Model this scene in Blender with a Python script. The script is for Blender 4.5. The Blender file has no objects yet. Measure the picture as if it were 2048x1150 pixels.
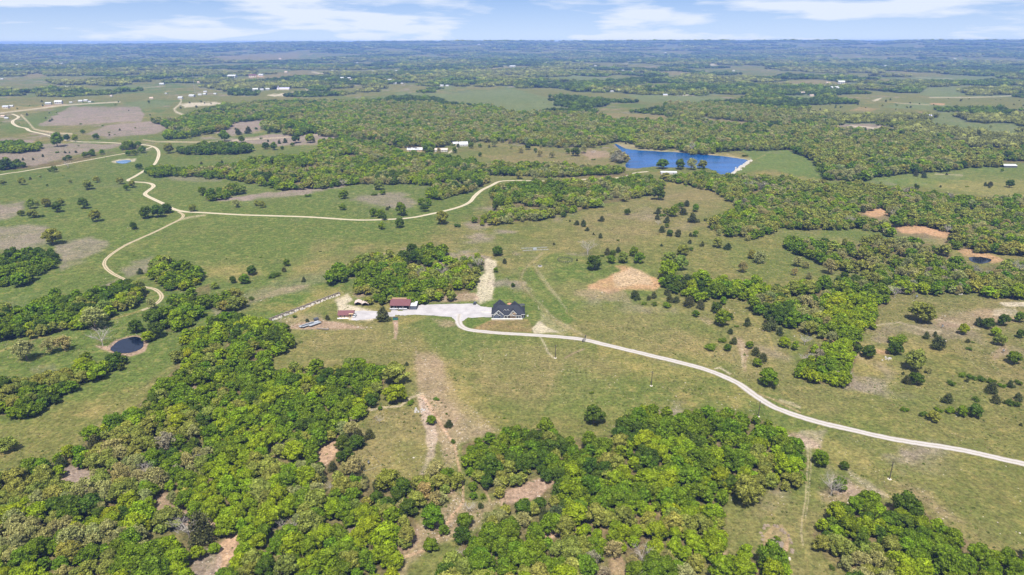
import bpy, bmesh, math, random
import numpy as np
from mathutils import Vector, Matrix

random.seed(7)
rng = np.random.default_rng(7)
S = bpy.context.scene
COL = S.collection

# ------------------------------------------------------------------ camera
CAM_H = 180.0
F_PX = 1365.33                       # 24 mm on 36 mm for the 2048 px wide photograph
V_EYE = 82.0                         # photograph row of the eye level
PITCH = math.atan((575.0 - V_EYE) / F_PX)
cam = bpy.data.cameras.new('camera')
cam.lens = 24.0
cam.sensor_width = 36.0
cam.clip_start = 1.0
cam.clip_end = 60000.0
cam_o = bpy.data.objects.new('camera', cam)
COL.objects.link(cam_o)
cam_o.location = (0, 0, CAM_H)
ROLL = math.radians(0.10)                # the horizon climbs a little to the right
cam_o.rotation_euler = (Matrix.Rotation(math.pi / 2 - PITCH, 3, 'X') @ Matrix.Rotation(-ROLL, 3, 'Z')).to_euler()
S.camera = cam_o

# ------------------------------------------------------------------ sun, sky, exposure
SUN_EL, SUN_AZ = math.radians(61), math.radians(186)      # azimuth from +Y, clockwise: just behind the camera
sun_dir = Vector((math.sin(SUN_AZ) * math.cos(SUN_EL), math.cos(SUN_AZ) * math.cos(SUN_EL), math.sin(SUN_EL)))
sun = bpy.data.lights.new('sun', 'SUN')
sun.energy = 4.8
sun.angle = math.radians(0.53)
sun.color = (1.0, 0.965, 0.90)
sun_o = bpy.data.objects.new('sun', sun)
COL.objects.link(sun_o)
sun_o.location = (0, -200, 500)
sun_o.rotation_euler = sun_dir.to_track_quat('Z', 'Y').to_euler()

W = bpy.data.worlds.new('World')
S.world = W
W.use_nodes = True
nt = W.node_tree
nt.nodes.clear()
N = nt.nodes.new
L = nt.links.new
out = N('ShaderNodeOutputWorld')
bg = N('ShaderNodeBackground')
bg.inputs['Strength'].default_value = 0.062
sky = N('ShaderNodeTexSky')
sky.sky_type = 'NISHITA'
sky.sun_disc = False
sky.sun_elevation = SUN_EL
sky.sun_rotation = SUN_AZ
sky.altitude = 300
sky.air_density = 1.0
sky.dust_density = 0.25
sky.ozone_density = 3.0
geo = N('ShaderNodeTexCoord')
sep = N('ShaderNodeSeparateXYZ')
L(geo.outputs['Generated'], sep.inputs[0])
mx = N('ShaderNodeMath'); mx.operation = 'MAXIMUM'; mx.inputs[1].default_value = 0.0
L(sep.outputs['Z'], mx.inputs[0])
ad = N('ShaderNodeMath'); ad.operation = 'ADD'; ad.inputs[1].default_value = 0.10
L(mx.outputs[0], ad.inputs[0])
cmb = N('ShaderNodeCombineXYZ')
L(sep.outputs['X'], cmb.inputs['X']); L(sep.outputs['Y'], cmb.inputs['Y']); L(ad.outputs[0], cmb.inputs['Z'])
nrm = N('ShaderNodeVectorMath'); nrm.operation = 'NORMALIZE'
L(cmb.outputs[0], nrm.inputs[0])
L(nrm.outputs[0], sky.inputs['Vector'])
# clouds: flat layers high above, seen at a slant
dv = N('ShaderNodeMath'); dv.operation = 'ADD'; dv.inputs[1].default_value = 0.02
L(mx.outputs[0], dv.inputs[0])
sc = N('ShaderNodeCombineXYZ')
zz = N('ShaderNodeMath'); zz.operation = 'MULTIPLY'; zz.inputs[1].default_value = 7.0
L(mx.outputs[0], zz.inputs[0])
L(sep.outputs['X'], sc.inputs['X']); L(sep.outputs['Y'], sc.inputs['Y']); L(zz.outputs[0], sc.inputs['Z'])
cn = N('ShaderNodeTexNoise'); cn.inputs['Scale'].default_value = 6.5; cn.inputs['Detail'].default_value = 9
cn.inputs['Roughness'].default_value = 0.52; cn.inputs['Distortion'].default_value = 0.15
cofs = N('ShaderNodeVectorMath'); cofs.operation = 'ADD'; cofs.inputs[1].default_value = (3.35, 1.7, 0.42)
L(sc.outputs[0], cofs.inputs[0])
L(cofs.outputs[0], cn.inputs['Vector'])
cr = N('ShaderNodeValToRGB')
cr.color_ramp.elements[0].position = 0.385; cr.color_ramp.elements[0].color = (0, 0, 0, 1)
cr.color_ramp.elements[1].position = 0.575; cr.color_ramp.elements[1].color = (1, 1, 1, 1)
L(cn.outputs['Fac'], cr.inputs['Fac'])
cmul = N('ShaderNodeMath'); cmul.operation = 'MULTIPLY'; cmul.inputs[1].default_value = 0.95
L(cr.outputs['Color'], cmul.inputs[0])
mixc = N('ShaderNodeMix'); mixc.data_type = 'RGBA'
mixc.inputs['B'].default_value = (7.2, 7.9, 9.2, 1)
# the air whitens towards the horizon
hz = N('ShaderNodeMapRange'); hz.inputs['From Min'].default_value = 0.0; hz.inputs['From Max'].default_value = 0.085
hz.inputs['To Min'].default_value = 0.66; hz.inputs['To Max'].default_value = 0.0
L(mx.outputs[0], hz.inputs['Value'])
cmx = N('ShaderNodeMath'); cmx.operation = 'MAXIMUM'
L(cmul.outputs[0], cmx.inputs[0]); L(hz.outputs['Result'], cmx.inputs[1])
L(cmx.outputs[0], mixc.inputs['Factor'])
tone = N('ShaderNodeMix'); tone.data_type = 'RGBA'; tone.blend_type = 'MULTIPLY'
tone.inputs['Factor'].default_value = 1.0
tone.inputs['B'].default_value = (0.70, 0.90, 1.20, 1)
L(sky.outputs['Color'], tone.inputs['A'])
L(tone.outputs['Result'], mixc.inputs['A'])
L(mixc.outputs['Result'], bg.inputs['Color'])
L(bg.outputs[0], out.inputs['Surface'])

S.view_settings.view_transform = 'Standard'
S.view_settings.look = 'None'
S.view_settings.gamma = 1.0
S.view_settings.use_curve_mapping = False
S.view_settings.exposure = 0.85
S.render.engine = 'CYCLES'
cy = S.cycles
cy.max_bounces = 5
cy.diffuse_bounces = 3
cy.glossy_bounces = 2
cy.transmission_bounces = 4
cy.transparent_max_bounces = 4
cy.volume_bounces = 0
cy.use_denoising = True
cy.sample_clamp_indirect = 4.0
S.render.film_transparent = False

# ------------------------------------------------------------------ the lie of the land
CP, SP = math.cos(PITCH), math.sin(PITCH)

def smooth(a, b, x):
    t = np.clip((np.asarray(x, float) - a) / (b - a), 0, 1)
    return t * t * (3 - 2 * t)

def _hash(ix, iy, seed):
    n = (ix * 374761393 + iy * 668265263 + seed * 1442695041) & 0xFFFFFFFF
    n = ((n ^ (n >> 13)) * 1274126177) & 0xFFFFFFFF
    n = n ^ (n >> 16)
    return (n & 0xFFFFFF) / float(0xFFFFFF)

def vnoise(x, y, seed=0):
    x = np.asarray(x, float); y = np.asarray(y, float)
    ix = np.floor(x).astype(np.int64); iy = np.floor(y).astype(np.int64)
    fx = x - ix; fy = y - iy
    fx = fx * fx * (3 - 2 * fx); fy = fy * fy * (3 - 2 * fy)
    a = _hash(ix, iy, seed); b = _hash(ix + 1, iy, seed)
    c = _hash(ix, iy + 1, seed); d = _hash(ix + 1, iy + 1, seed)
    return (a * (1 - fx) + b * fx) * (1 - fy) + (c * (1 - fx) + d * fx) * fy

def fbm(x, y, wl, seed=0, octs=4, gain=0.5):
    s = 0.0; a = 1.0; t = 0.0
    x = np.asarray(x, float) / wl; y = np.asarray(y, float) / wl
    for k in range(octs):
        s = s + a * vnoise(x + 17.3 * k, y - 9.1 * k, seed + k * 101)
        t += a; a *= gain
        x = x * 2.03; y = y * 2.03
    return s / t                                     # 0..1, mean .5

H_U = np.array([-1200, 0, 300, 512, 700, 900, 1024, 1300, 1545, 1560, 1680, 1715, 1755, 1775, 1800, 2048, 3200], float)
H_V = np.array([89, 88.2, 87.0, 85.3, 83.7, 82.9, 82.7, 82.7, 83.2, 82.6, 82.8, 83.5, 85.2, 85.0, 83.4, 83.6, 84], float)

def height(x, y):
    x = np.asarray(x, float); y = np.asarray(y, float)
    d = np.hypot(x, y)
    roll = (fbm(x, y, 330.0, 5, 2) - 0.5) * 7.0
    w = smooth(330, 560, d) * (1 - smooth(1500, 2300, d))
    lake = np.exp(-(((x - 330) / 330) ** 2 + ((y - 1020) / 330) ** 2))
    home = np.exp(-(((x - -60) / 170) ** 2 + ((y - 420) / 90) ** 2))
    w = w * (1 - np.clip(1.6 * lake, 0, 1)) * (1 - np.clip(1.5 * home, 0, 1))
    far = smooth(7000, 14500, d)
    u = 1024 + F_PX * x / np.maximum(y * CP + CAM_H * SP, 50)
    top = CAM_H - 15000.0 * (np.interp(u, H_U, H_V) + (fbm(u, 0 * u, 60.0, 55, 4, .6) - .5) * 1.4 - V_EYE) / F_PX
    top = np.minimum(top, 176.0)
    knoll = (fbm(x, y, 1500.0, 21, 3) - 0.5) * 50.0 * smooth(3000, 8000, d) * (1 - smooth(12000, 14500, d))
    return roll * w + top * far + knoll

def unroll(u, v):
    c, s = math.cos(ROLL), math.sin(ROLL)
    du, dv = u - 1024.0, v - 575.0
    return 1024.0 + c * du - s * dv, 575.0 + s * du + c * dv

def reroll(u, v):
    c, s = math.cos(ROLL), math.sin(ROLL)
    du, dv = u - 1024.0, v - 575.0
    return 1024.0 + c * du + s * dv, 575.0 - s * du + c * dv

def at(u, v):
    """a photograph position turned into the ground point it shows"""
    u, v = unroll(np.asarray(u, float), np.asarray(v, float))
    a = (575.0 - v) / F_PX
    dz = -SP + a * CP
    dy = CP + a * SP
    t = CAM_H / np.maximum(-dz, 0.006)
    x = t * (u - 1024.0) / F_PX
    y = t * dy
    return x, y

def at3(u, v):
    x, y = at(u, v)
    return float(x), float(y), float(height(x, y))

def mpp(u, v):
    """metres across one photograph pixel at that ground point"""
    x, y = at(u, v)
    return (y * CP + CAM_H * SP) / F_PX

def to_px(x, y, z):
    dz = z - CAM_H
    zc = y * CP - dz * SP
    return reroll(1024 + F_PX * x / zc, 575 - F_PX * (y * SP + dz * CP) / zc)

def stretch(poly):
    """outlines that touch the edge of the photograph go on beyond it"""
    r = []
    for x, y in poly:
        r.append((-420 if x <= 0 else 2470 if x >= 2048 else x, 1420 if y >= 1150 else y))
    return np.array(r, float)

def inside(poly, u, v):
    P = stretch(poly)
    r = np.zeros(np.shape(u), bool)
    n = len(P); j = n - 1
    for i in range(n):
        xi, yi = P[i]; xj, yj = P[j]
        if yi != yj:
            c = ((yi > v) != (yj > v)) & (u < (xj - xi) * (v - yi) / (yj - yi) + xi)
            r ^= c
        j = i
    return r

def seg_dist(P, u, v, closed=True):
    d = np.full(np.shape(u), 1e9)
    n = len(P)
    for i in range(n if closed else n - 1):
        a = P[i]; b = P[(i + 1) % n]
        ab = b - a
        t = np.clip(((u - a[0]) * ab[0] + (v - a[1]) * ab[1]) / max(ab @ ab, 1e-9), 0, 1)
        d = np.minimum(d, np.hypot(u - a[0] - t * ab[0], v - a[1] - t * ab[1]))
    return d
# ------------------------------------------------------------------ outlines of the photograph, in its pixels
LAKE = [(1228, 287), (1236, 290), (1250, 297), (1275, 301), (1300, 302), (1322, 304), (1345, 304), (1378, 307), (1410, 310), (1450, 313), (1478, 317), (1502, 321), (1480, 335), (1460, 350), (1444, 350), (1428, 342), (1410, 335), (1372, 335), (1340, 336), (1312, 332), (1290, 335), (1262, 338), (1248, 334), (1256, 322), (1262, 316), (1256, 311), (1244, 302), (1236, 296)]
POND = [(219, 697), (226, 688), (238, 680), (256, 674), (274, 672), (286, 678), (288, 690), (280, 699), (262, 705), (243, 706), (226, 703)]
SMALL_POND = [(230, 322.6), (238, 320.5), (248, 319.3), (258, 319), (263, 320.5), (258, 324.5), (246, 326.5), (235, 325.5)]
RIGHT_POND = [(1936, 516), (1945, 514.5), (1960, 515), (1975, 517), (1984, 520), (1978, 526), (1962, 529), (1948, 526), (1938, 521)]

# name for labels, outline, density, {tint: weight}
WOODS = [
 ('the big wood at the bottom left', [(0,1150),(0,968),(55,945),(110,915),(160,895),(200,860),(255,820),(300,785),(330,755),(370,720),(400,700),(470,695),(500,728),(560,742),(600,732),(660,742),(720,720),(760,735),(775,750),(765,780),(720,830),(712,850),(740,860),(735,885),(700,905),(665,925),(700,930),(725,955),(800,965),(850,945),(905,940),(920,970),(900,995),(860,1005),(820,1025),(838,1050),(840,1085),(800,1115),(690,1150)], 1.0,
   dict(bright=.30, green=.34, olive=.17, tan=.07, dark=.04, cedar=.06, brown=.02)),
 ('the knob of bright trees left of the trailers', [(466,656),(500,645),(571,655),(587,690),(555,708),(522,722),(466,725),(445,705)], 1.05, dict(bright=.35, green=.55, dark=.1)),
 ('the tree strip between pond and trailers', [(365,675),(400,655),(435,645),(449,678),(411,700),(369,716)], 1.0, dict(bright=.5, green=.4, yellow=.1)),
 ('the trees below the dark rail wall', [(414,640),(455,628),(500,640),(515,660),(515,690),(470,690),(450,665)], .9, dict(green=.5, dark=.3, olive=.2)),
 ('the bottom wood right of centre', [(920,890),(945,880),(1000,868),(1055,865),(1090,850),(1110,878),(1150,872),(1200,878),(1235,860),(1240,840),(1300,820),(1350,830),(1380,818),(1440,820),(1480,825),(1540,845),(1560,868),(1600,890),(1606,940),(1596,965),(1560,980),(1530,975),(1480,985),(1440,1000),(1455,1040),(1445,1075),(1440,1110),(1390,1125),(1330,1150),(850,1150),(888,1132),(922,1088),(965,1050),(1008,1020),(1014,992),(965,985),(940,965),(930,935)], 1.0,
   dict(green=.42, bright=.24, dark=.10, olive=.14, tan=.05, cedar=.04, brown=.01)),
 ('the bottom right corner wood', [(1620,1070),(1640,1040),(1690,1020),(1740,1008),(1800,1003),(1850,1018),(1880,1045),(1900,1055),(1950,1088),(2000,1108),(2048,1100),(2048,1150),(1760,1150),(1700,1138),(1650,1118)], 1.05,
   dict(green=.4, bright=.25, dark=.2, olive=.1, tan=.05)),
 ('the clump at the bottom edge by the burn pit', [(1380,1150),(1440,1120),(1500,1098),(1570,1115),(1600,1150)], 1.0, dict(bright=.75, green=.25)),
 ('the left wood above the lower track', [(0,630),(60,612),(110,583),(150,588),(190,573),(240,570),(278,564),(290,585),(280,604),(230,620),(200,640),(130,650),(60,668),(0,686)], 1.05,
   dict(green=.45, dark=.25, olive=.15, bright=.15)),
 ('the left edge wood by the mauve patch', [(0,506),(60,503),(100,495),(118,508),(115,520),(60,548),(50,560),(0,575)], 1.05, dict(green=.5, dark=.35, olive=.15)),
 ('the lower left wood below the pond', [(0,765),(40,750),(110,750),(150,728),(175,708),(205,728),(245,702),(252,722),(205,748),(150,770),(110,798),(60,828),(0,845)], 1.05,
   dict(green=.5, dark=.2, olive=.2, bright=.1)),
 ('the clump above the pond track', [(303,528),(325,518),(360,522),(400,540),(402,556),(360,574),(330,574),(312,560)], 1.1, dict(green=.6, bright=.2, olive=.2)),
 ('the tree belt right of the track hairpin', [(388,578),(417,572),(417,600),(400,624),(370,645),(335,662),(325,650),(300,664),(302,650),(338,612),(354,598)], 1.1, dict(green=.5, bright=.35, dark=.15)),
 ('the rounded clump left of the rail wall', [(425,590),(450,583),(480,588),(482,612),(430,614)], 1.1, dict(green=.6, olive=.4)),
 ('the upper wood behind the red barn', [(654,560),(674,540),(719,518),(770,515),(812,526),(808,542),(767,549),(736,552),(712,552),(681,558),(661,570)], 1.05, dict(green=.5, olive=.3, bright=.2)),
 ('the far knob of trees behind the red barn', [(804,508),(855,500),(888,506),(888,524),(855,532),(821,536),(808,524)], 1.05, dict(green=.6, dark=.25, cedar=.15)),
 ('the wood right behind the red barn', [(708,574),(716,566),(746,558),(787,548),(828,542),(876,531),(920,521),(955,514),(966,526),(961,546),(944,560),(951,580),(924,592),(903,596),(862,599),(828,603),(801,598),(773,602),(746,602),(738,594),(753,580),(719,580)], 1.05,
   dict(green=.40, olive=.35, bright=.15, brown=.05, cedar=.05)),
 ('the bright wedge of wood right of centre', [(1507,612),(1531,586),(1566,576),(1593,568),(1663,562),(1767,545),(1872,534),(2048,534),(2048,600),(2004,596),(1941,580),(1872,586),(1830,582),(1776,586),(1774,608),(1760,625),(1753,653),(1722,660),(1705,687),(1663,683),(1621,662),(1555,646),(1518,626)], 1.1,
   dict(bright=.3, green=.34, olive=.16, tan=.1, dark=.1)),
 ('the tree row between meadow and dirt patch', [(1318,556),(1350,556),(1413,556),(1423,570),(1496,570),(1517,556),(1535,585),(1510,606),(1496,598),(1437,588),(1420,598),(1380,592),(1330,572)], 1.0, dict(green=.4, bright=.4, dark=.2)),
 ('the island of bright trees right of the driveway', [(1606,720),(1621,694),(1663,690),(1700,695),(1712,722),(1694,765),(1639,766),(1594,750)], 1.15, dict(bright=.65, green=.25, brown=.1)),
 ('the olive wood below the right hand meadow', [(1395,358),(1480,353),(1560,358),(1650,368),(1720,372),(1800,382),(1900,392),(1960,398),(2048,402),(2048,496),(2000,508),(1905,494),(1885,480),(1800,474),(1740,455),(1690,456),(1640,457),(1560,460),(1540,464),(1500,478),(1470,474),(1422,456),(1432,436),(1484,416),(1444,390)], 1.0,
   dict(olive=.38, green=.30, tan=.17, bright=.07, brown=.04, cedar=.04)),
 ('the light trees around the right hand pond', [(1590,490),(1640,486),(1680,500),(1740,480),(1800,484),(1870,492),(1900,510),(1930,534),(1900,540),(1790,545),(1700,540),(1640,528)], .62, dict(olive=.4, green=.3, tan=.3)),
 ('the hedge strip inside the right hand meadow', [(1552,488),(1575,482),(1620,486),(1650,500),(1690,515),(1690,528),(1650,524),(1610,508)], .9, dict(green=.7, olive=.3)),
 ('the forest right of the dam', [(1350,248),(1413,246),(1482,256),(1531,248),(1593,248),(1663,248),(1691,262),(1767,262),(1865,272),(1924,282),(1941,300),(2048,303),(2048,324),(1938,330),(1893,338),(1802,346),(1705,360),(1650,358),(1632,326),(1616,314),(1573,297),(1517,297),(1454,300),(1413,306),(1381,309),(1350,294)], 1.1,
   dict(olive=.5, green=.25, tan=.17, bright=.04, dark=.04)),
 ('the forest band above the dam', [(1330,208),(1454,208),(1593,227),(1690,245),(1573,245),(1524,244),(1413,234),(1330,231)], 1.1, dict(olive=.6, green=.2, tan=.2)),
 ('the forest behind the white roofed houses', [(640,212),(680,209),(763,205),(854,208),(924,215),(976,212),(1028,229),(1125,226),(1181,229),(1237,243),(1380,243),(1385,286),(1334,295),(1237,281),(1184,292),(1098,291),(1028,281),(965,278),(930,284),(906,281),(880,294),(860,304),(842,300),(812,296),(750,280),(640,272)], 1.1,
   dict(olive=.36, tan=.25, green=.25, bright=.14)),
 ('the forest between houses and ranch road', [(640,285),(680,283),(750,283),(812,306),(875,312),(924,320),(993,328),(1098,328),(1184,337),(1244,338),(1254,350),(1202,357),(1125,356),(1056,348),(976,348),(978,366),(965,372),(924,386),(875,398),(854,392),(875,369),(802,366),(640,369)], 1.05,
   dict(green=.36, bright=.2, olive=.22, tan=.17, dark=.05)),
 ('the wood between ranch road and tan slope', [(983,404),(985,382),(1014,369),(1056,369),(1098,366),(1184,360),(1271,360),(1324,368),(1324,382),(1271,393),(1230,404),(1150,424),(1080,438),(1010,446),(960,449),(942,444),(1000,424)], .95,
   dict(green=.4, olive=.3, tan=.15, bright=.15)),
 ('the wood in front of the lake', [(1240,346),(1300,357),(1330,357),(1380,352),(1420,347),(1440,355),(1480,358),(1440,372),(1410,376),(1360,362),(1300,358),(1252,356)], 1.0, dict(green=.4, olive=.45, bright=.15)),
 ('the trees behind the lake', [(1262,285),(1300,287),(1334,296),(1330,298),(1300,296),(1275,293)], 1.1, dict(olive=.6, tan=.3, bright=.1)),
 ('the scrub on the lake point', [(1222,304),(1234,306),(1244,313),(1250,319),(1240,325),(1224,320)], .9, dict(brown=.6, tan=.4)),
 ('the central left forest', [(289,338),(330,332),(383,338),(435,334),(477,330),(522,320),(592,314),(644,300),(700,271),(700,369),(661,372),(574,381),(543,372),(487,365),(470,358),(435,354),(383,350),(299,350)], 1.0,
   dict(green=.40, bright=.27, olive=.18, tan=.08, dark=.07)),
 ('the scrub above the grey field strip', [(410,392),(435,380),(487,373),(493,382),(452,395),(412,400)], .9, dict(green=.6, dark=.2, olive=.2)),
 ('the hedge clump above the green pasture', [(358,300),(407,289),(501,295),(503,305),(438,309),(362,308)], 1.0, dict(dark=.5, green=.5)),
 ('the forest above the mauve fields', [(299,241),(348,244),(383,227),(452,227),(515,213),(592,205),(700,205),(700,260),(592,271),(529,260),(522,250),(550,243),(626,236),(540,236),(466,245),(452,260),(383,271),(334,280),(330,274),(348,260)], 1.1,
   dict(green=.4, bright=.25, olive=.2, tan=.1, dark=.05)),
 ('the hedge along the straight gravel road', [(0,344),(0,328),(70,328),(139,314),(223,300),(237,306),(150,322),(80,334)], 1.1, dict(dark=.5, green=.5)),
 ('the thicket at the left edge by the brown field', [(0,293),(40,290),(83,292),(80,300),(40,304),(0,308)], 1.1, dict(green=.7, bright=.3)),
 ('the trees at the top of the gravel loop', [(243,294),(285,289),(287,302),(262,309),(243,304)], 1.2, dict(green=1.)),
]
CLEARINGS = [
 [(100,958),(135,930),(200,955),(190,985),(150,985)], [(296,998),(330,985),(380,1020),(440,1050),(425,1062),(350,1040),(300,1022)],
 [(640,885),(665,870),(690,872),(680,892),(650,930),(636,925)], [(486,1052),(506,1056),(440,1140),(420,1150),(360,1150),(380,1120),(430,1100),(460,1065)],
 [(700,1045),(728,1035),(695,1085),(670,1150),(650,1150)], [(985,1000),(1030,970),(1065,958),(1110,950),(1112,966),(1080,992),(1000,1012)],
 [(1490,1030),(1530,980),(1560,980),(1560,1010),(1520,1040)], [(370,765),(420,758),(400,785),(375,790)],
 [(1075,1060),(1100,1055),(1120,1075),(1085,1085)], [(1215,1118),(1240,1110),(1260,1135),(1225,1150)],
 [(1706,422),(1770,413),(1784,438),(1732,444)], [(1782,448),(1850,448),(1912,468),(1896,488),(1830,480),(1788,472)], [(1755,432),(1790,440),(1790,455),(1752,448)],
 [(1780,548),(1900,545),(1900,550),(1800,552)],
 [(600,332),(630,328),(650,338),(610,346)],
 [(1895,502),(1990,500),(2015,520),(2005,541),(1960,546),(1925,540)], [(1008,358),(1180,354),(1180,364),(1008,369)], [(690,268),(735,266),(735,273),(690,274)],
 [(1998,318),(2048,318),(2048,345),(1998,345)], [(812,290),(848,290),(848,306),(812,306)], [(868,292),(898,292),(898,304),(868,304)],
]
# open land beyond the farm (everything else up there is wooded)
FIELDS = [
 ([(139,181),(257,170),(313,174),(191,186)], 'GREEN'), ([(285,161),(365,157),(369,162),(296,166)], 'OLIVE'),
 ([(440,165),(487,156),(560,146),(605,139),(640,146),(661,153),(592,155),(522,165)], 'DRY'),
 ([(243,210),(285,201),(348,204),(323,213),(278,217)], 'GREEN'), ([(323,226),(355,204),(450,192),(557,196),(580,200),(452,214),(369,232)], 'OLIVE'),
 ([(417,117),(592,111),(600,116),(574,122),(435,126)], 'DRY'), ([(190,205),(240,192),(330,186),(350,190),(280,199),(215,207)], 'OLIVE'),
 ([(0,219),(60,212),(130,207),(140,211),(100,217),(20,225),(0,228)], 'STRAW'), ([(80,212),(125,206),(128,209),(90,214)], 'PINK'),
 ([(763,195),(800,186),(861,186),(900,188),(960,183),(1028,178),(1098,195),(1125,209),(1129,219),(1080,225),(1011,224),(958,212),(905,210),(875,200),(802,197)], 'GREEN'),
 ([(1028,178),(1100,176),(1150,184),(1210,190),(1150,197),(1098,195)], 'OLIVE'),
 ([(1063,158),(1150,151),(1244,157),(1244,163),(1150,164)], 'GREEN'), ([(1181,224),(1250,226),(1380,232),(1380,242),(1237,239),(1195,234)], 'DRY'),
 ([(1130,186),(1237,185),(1300,192),(1380,200),(1330,208),(1180,200)], 'OLIVE'), ([(1254,190),(1341,191),(1430,193),(1500,202),(1400,207),(1289,204)], 'GREEN'),
 ([(1278,166),(1341,167),(1324,182),(1285,178)], 'OLIVE'), ([(1290,143),(1360,141),(1420,150),(1340,150)], 'DRY'),
 ([(1545,192),(1628,191),(1640,203),(1590,202)], 'GREEN'), ([(1790,157),(1837,153),(2010,153),(1993,163),(1800,164)], 'GREEN'),
 ([(1835,175),(1924,174),(1930,190),(1890,198),(1840,190)], 'GREEN'), ([(1740,197),(1890,194),(2048,196),(2048,212),(1920,212),(1800,206)], 'OLIVE'),
 ([(1600,211),(1698,209),(1785,207),(1872,214),(1872,226),(1785,236),(1698,232),(1620,228)], 'OLIVE'), ([(1760,214),(1840,204),(1900,210),(1872,222)], 'GREEN'),
 ([(1837,243),(1890,224),(1925,223),(1930,245),(2048,262),(2048,289),(1976,272),(1924,262),(1865,252)], 'GREEN'),
 ([(1662,250),(1720,247),(1767,250),(1816,264),(1698,260)], 'MAUVE'), ([(1413,238),(1482,238),(1526,241),(1517,251),(1437,254)], 'DRY'),
 ([(1560,163),(1640,160),(1700,166),(1640,176),(1570,172)], 'DRY'), ([(1700,178),(1840,190),(1830,196),(1700,184)], 'OLIVE'),
 ([(640,178),(720,176),(730,186),(660,188)], 'OLIVE'), ([(500,186),(560,178),(620,176),(600,190),(520,194)], 'OLIVE'),
 ([(870,176),(900,170),(905,178),(870,180)], 'GREEN'), ([(960,140),(1010,135),(1030,138),(985,143)], 'STRAW'),
 ([(1940,206),(2048,212),(2048,222),(1960,220)], 'OLIVE'), ([(40,150),(80,146),(95,152),(50,156)], 'DRY'),
]
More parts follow.
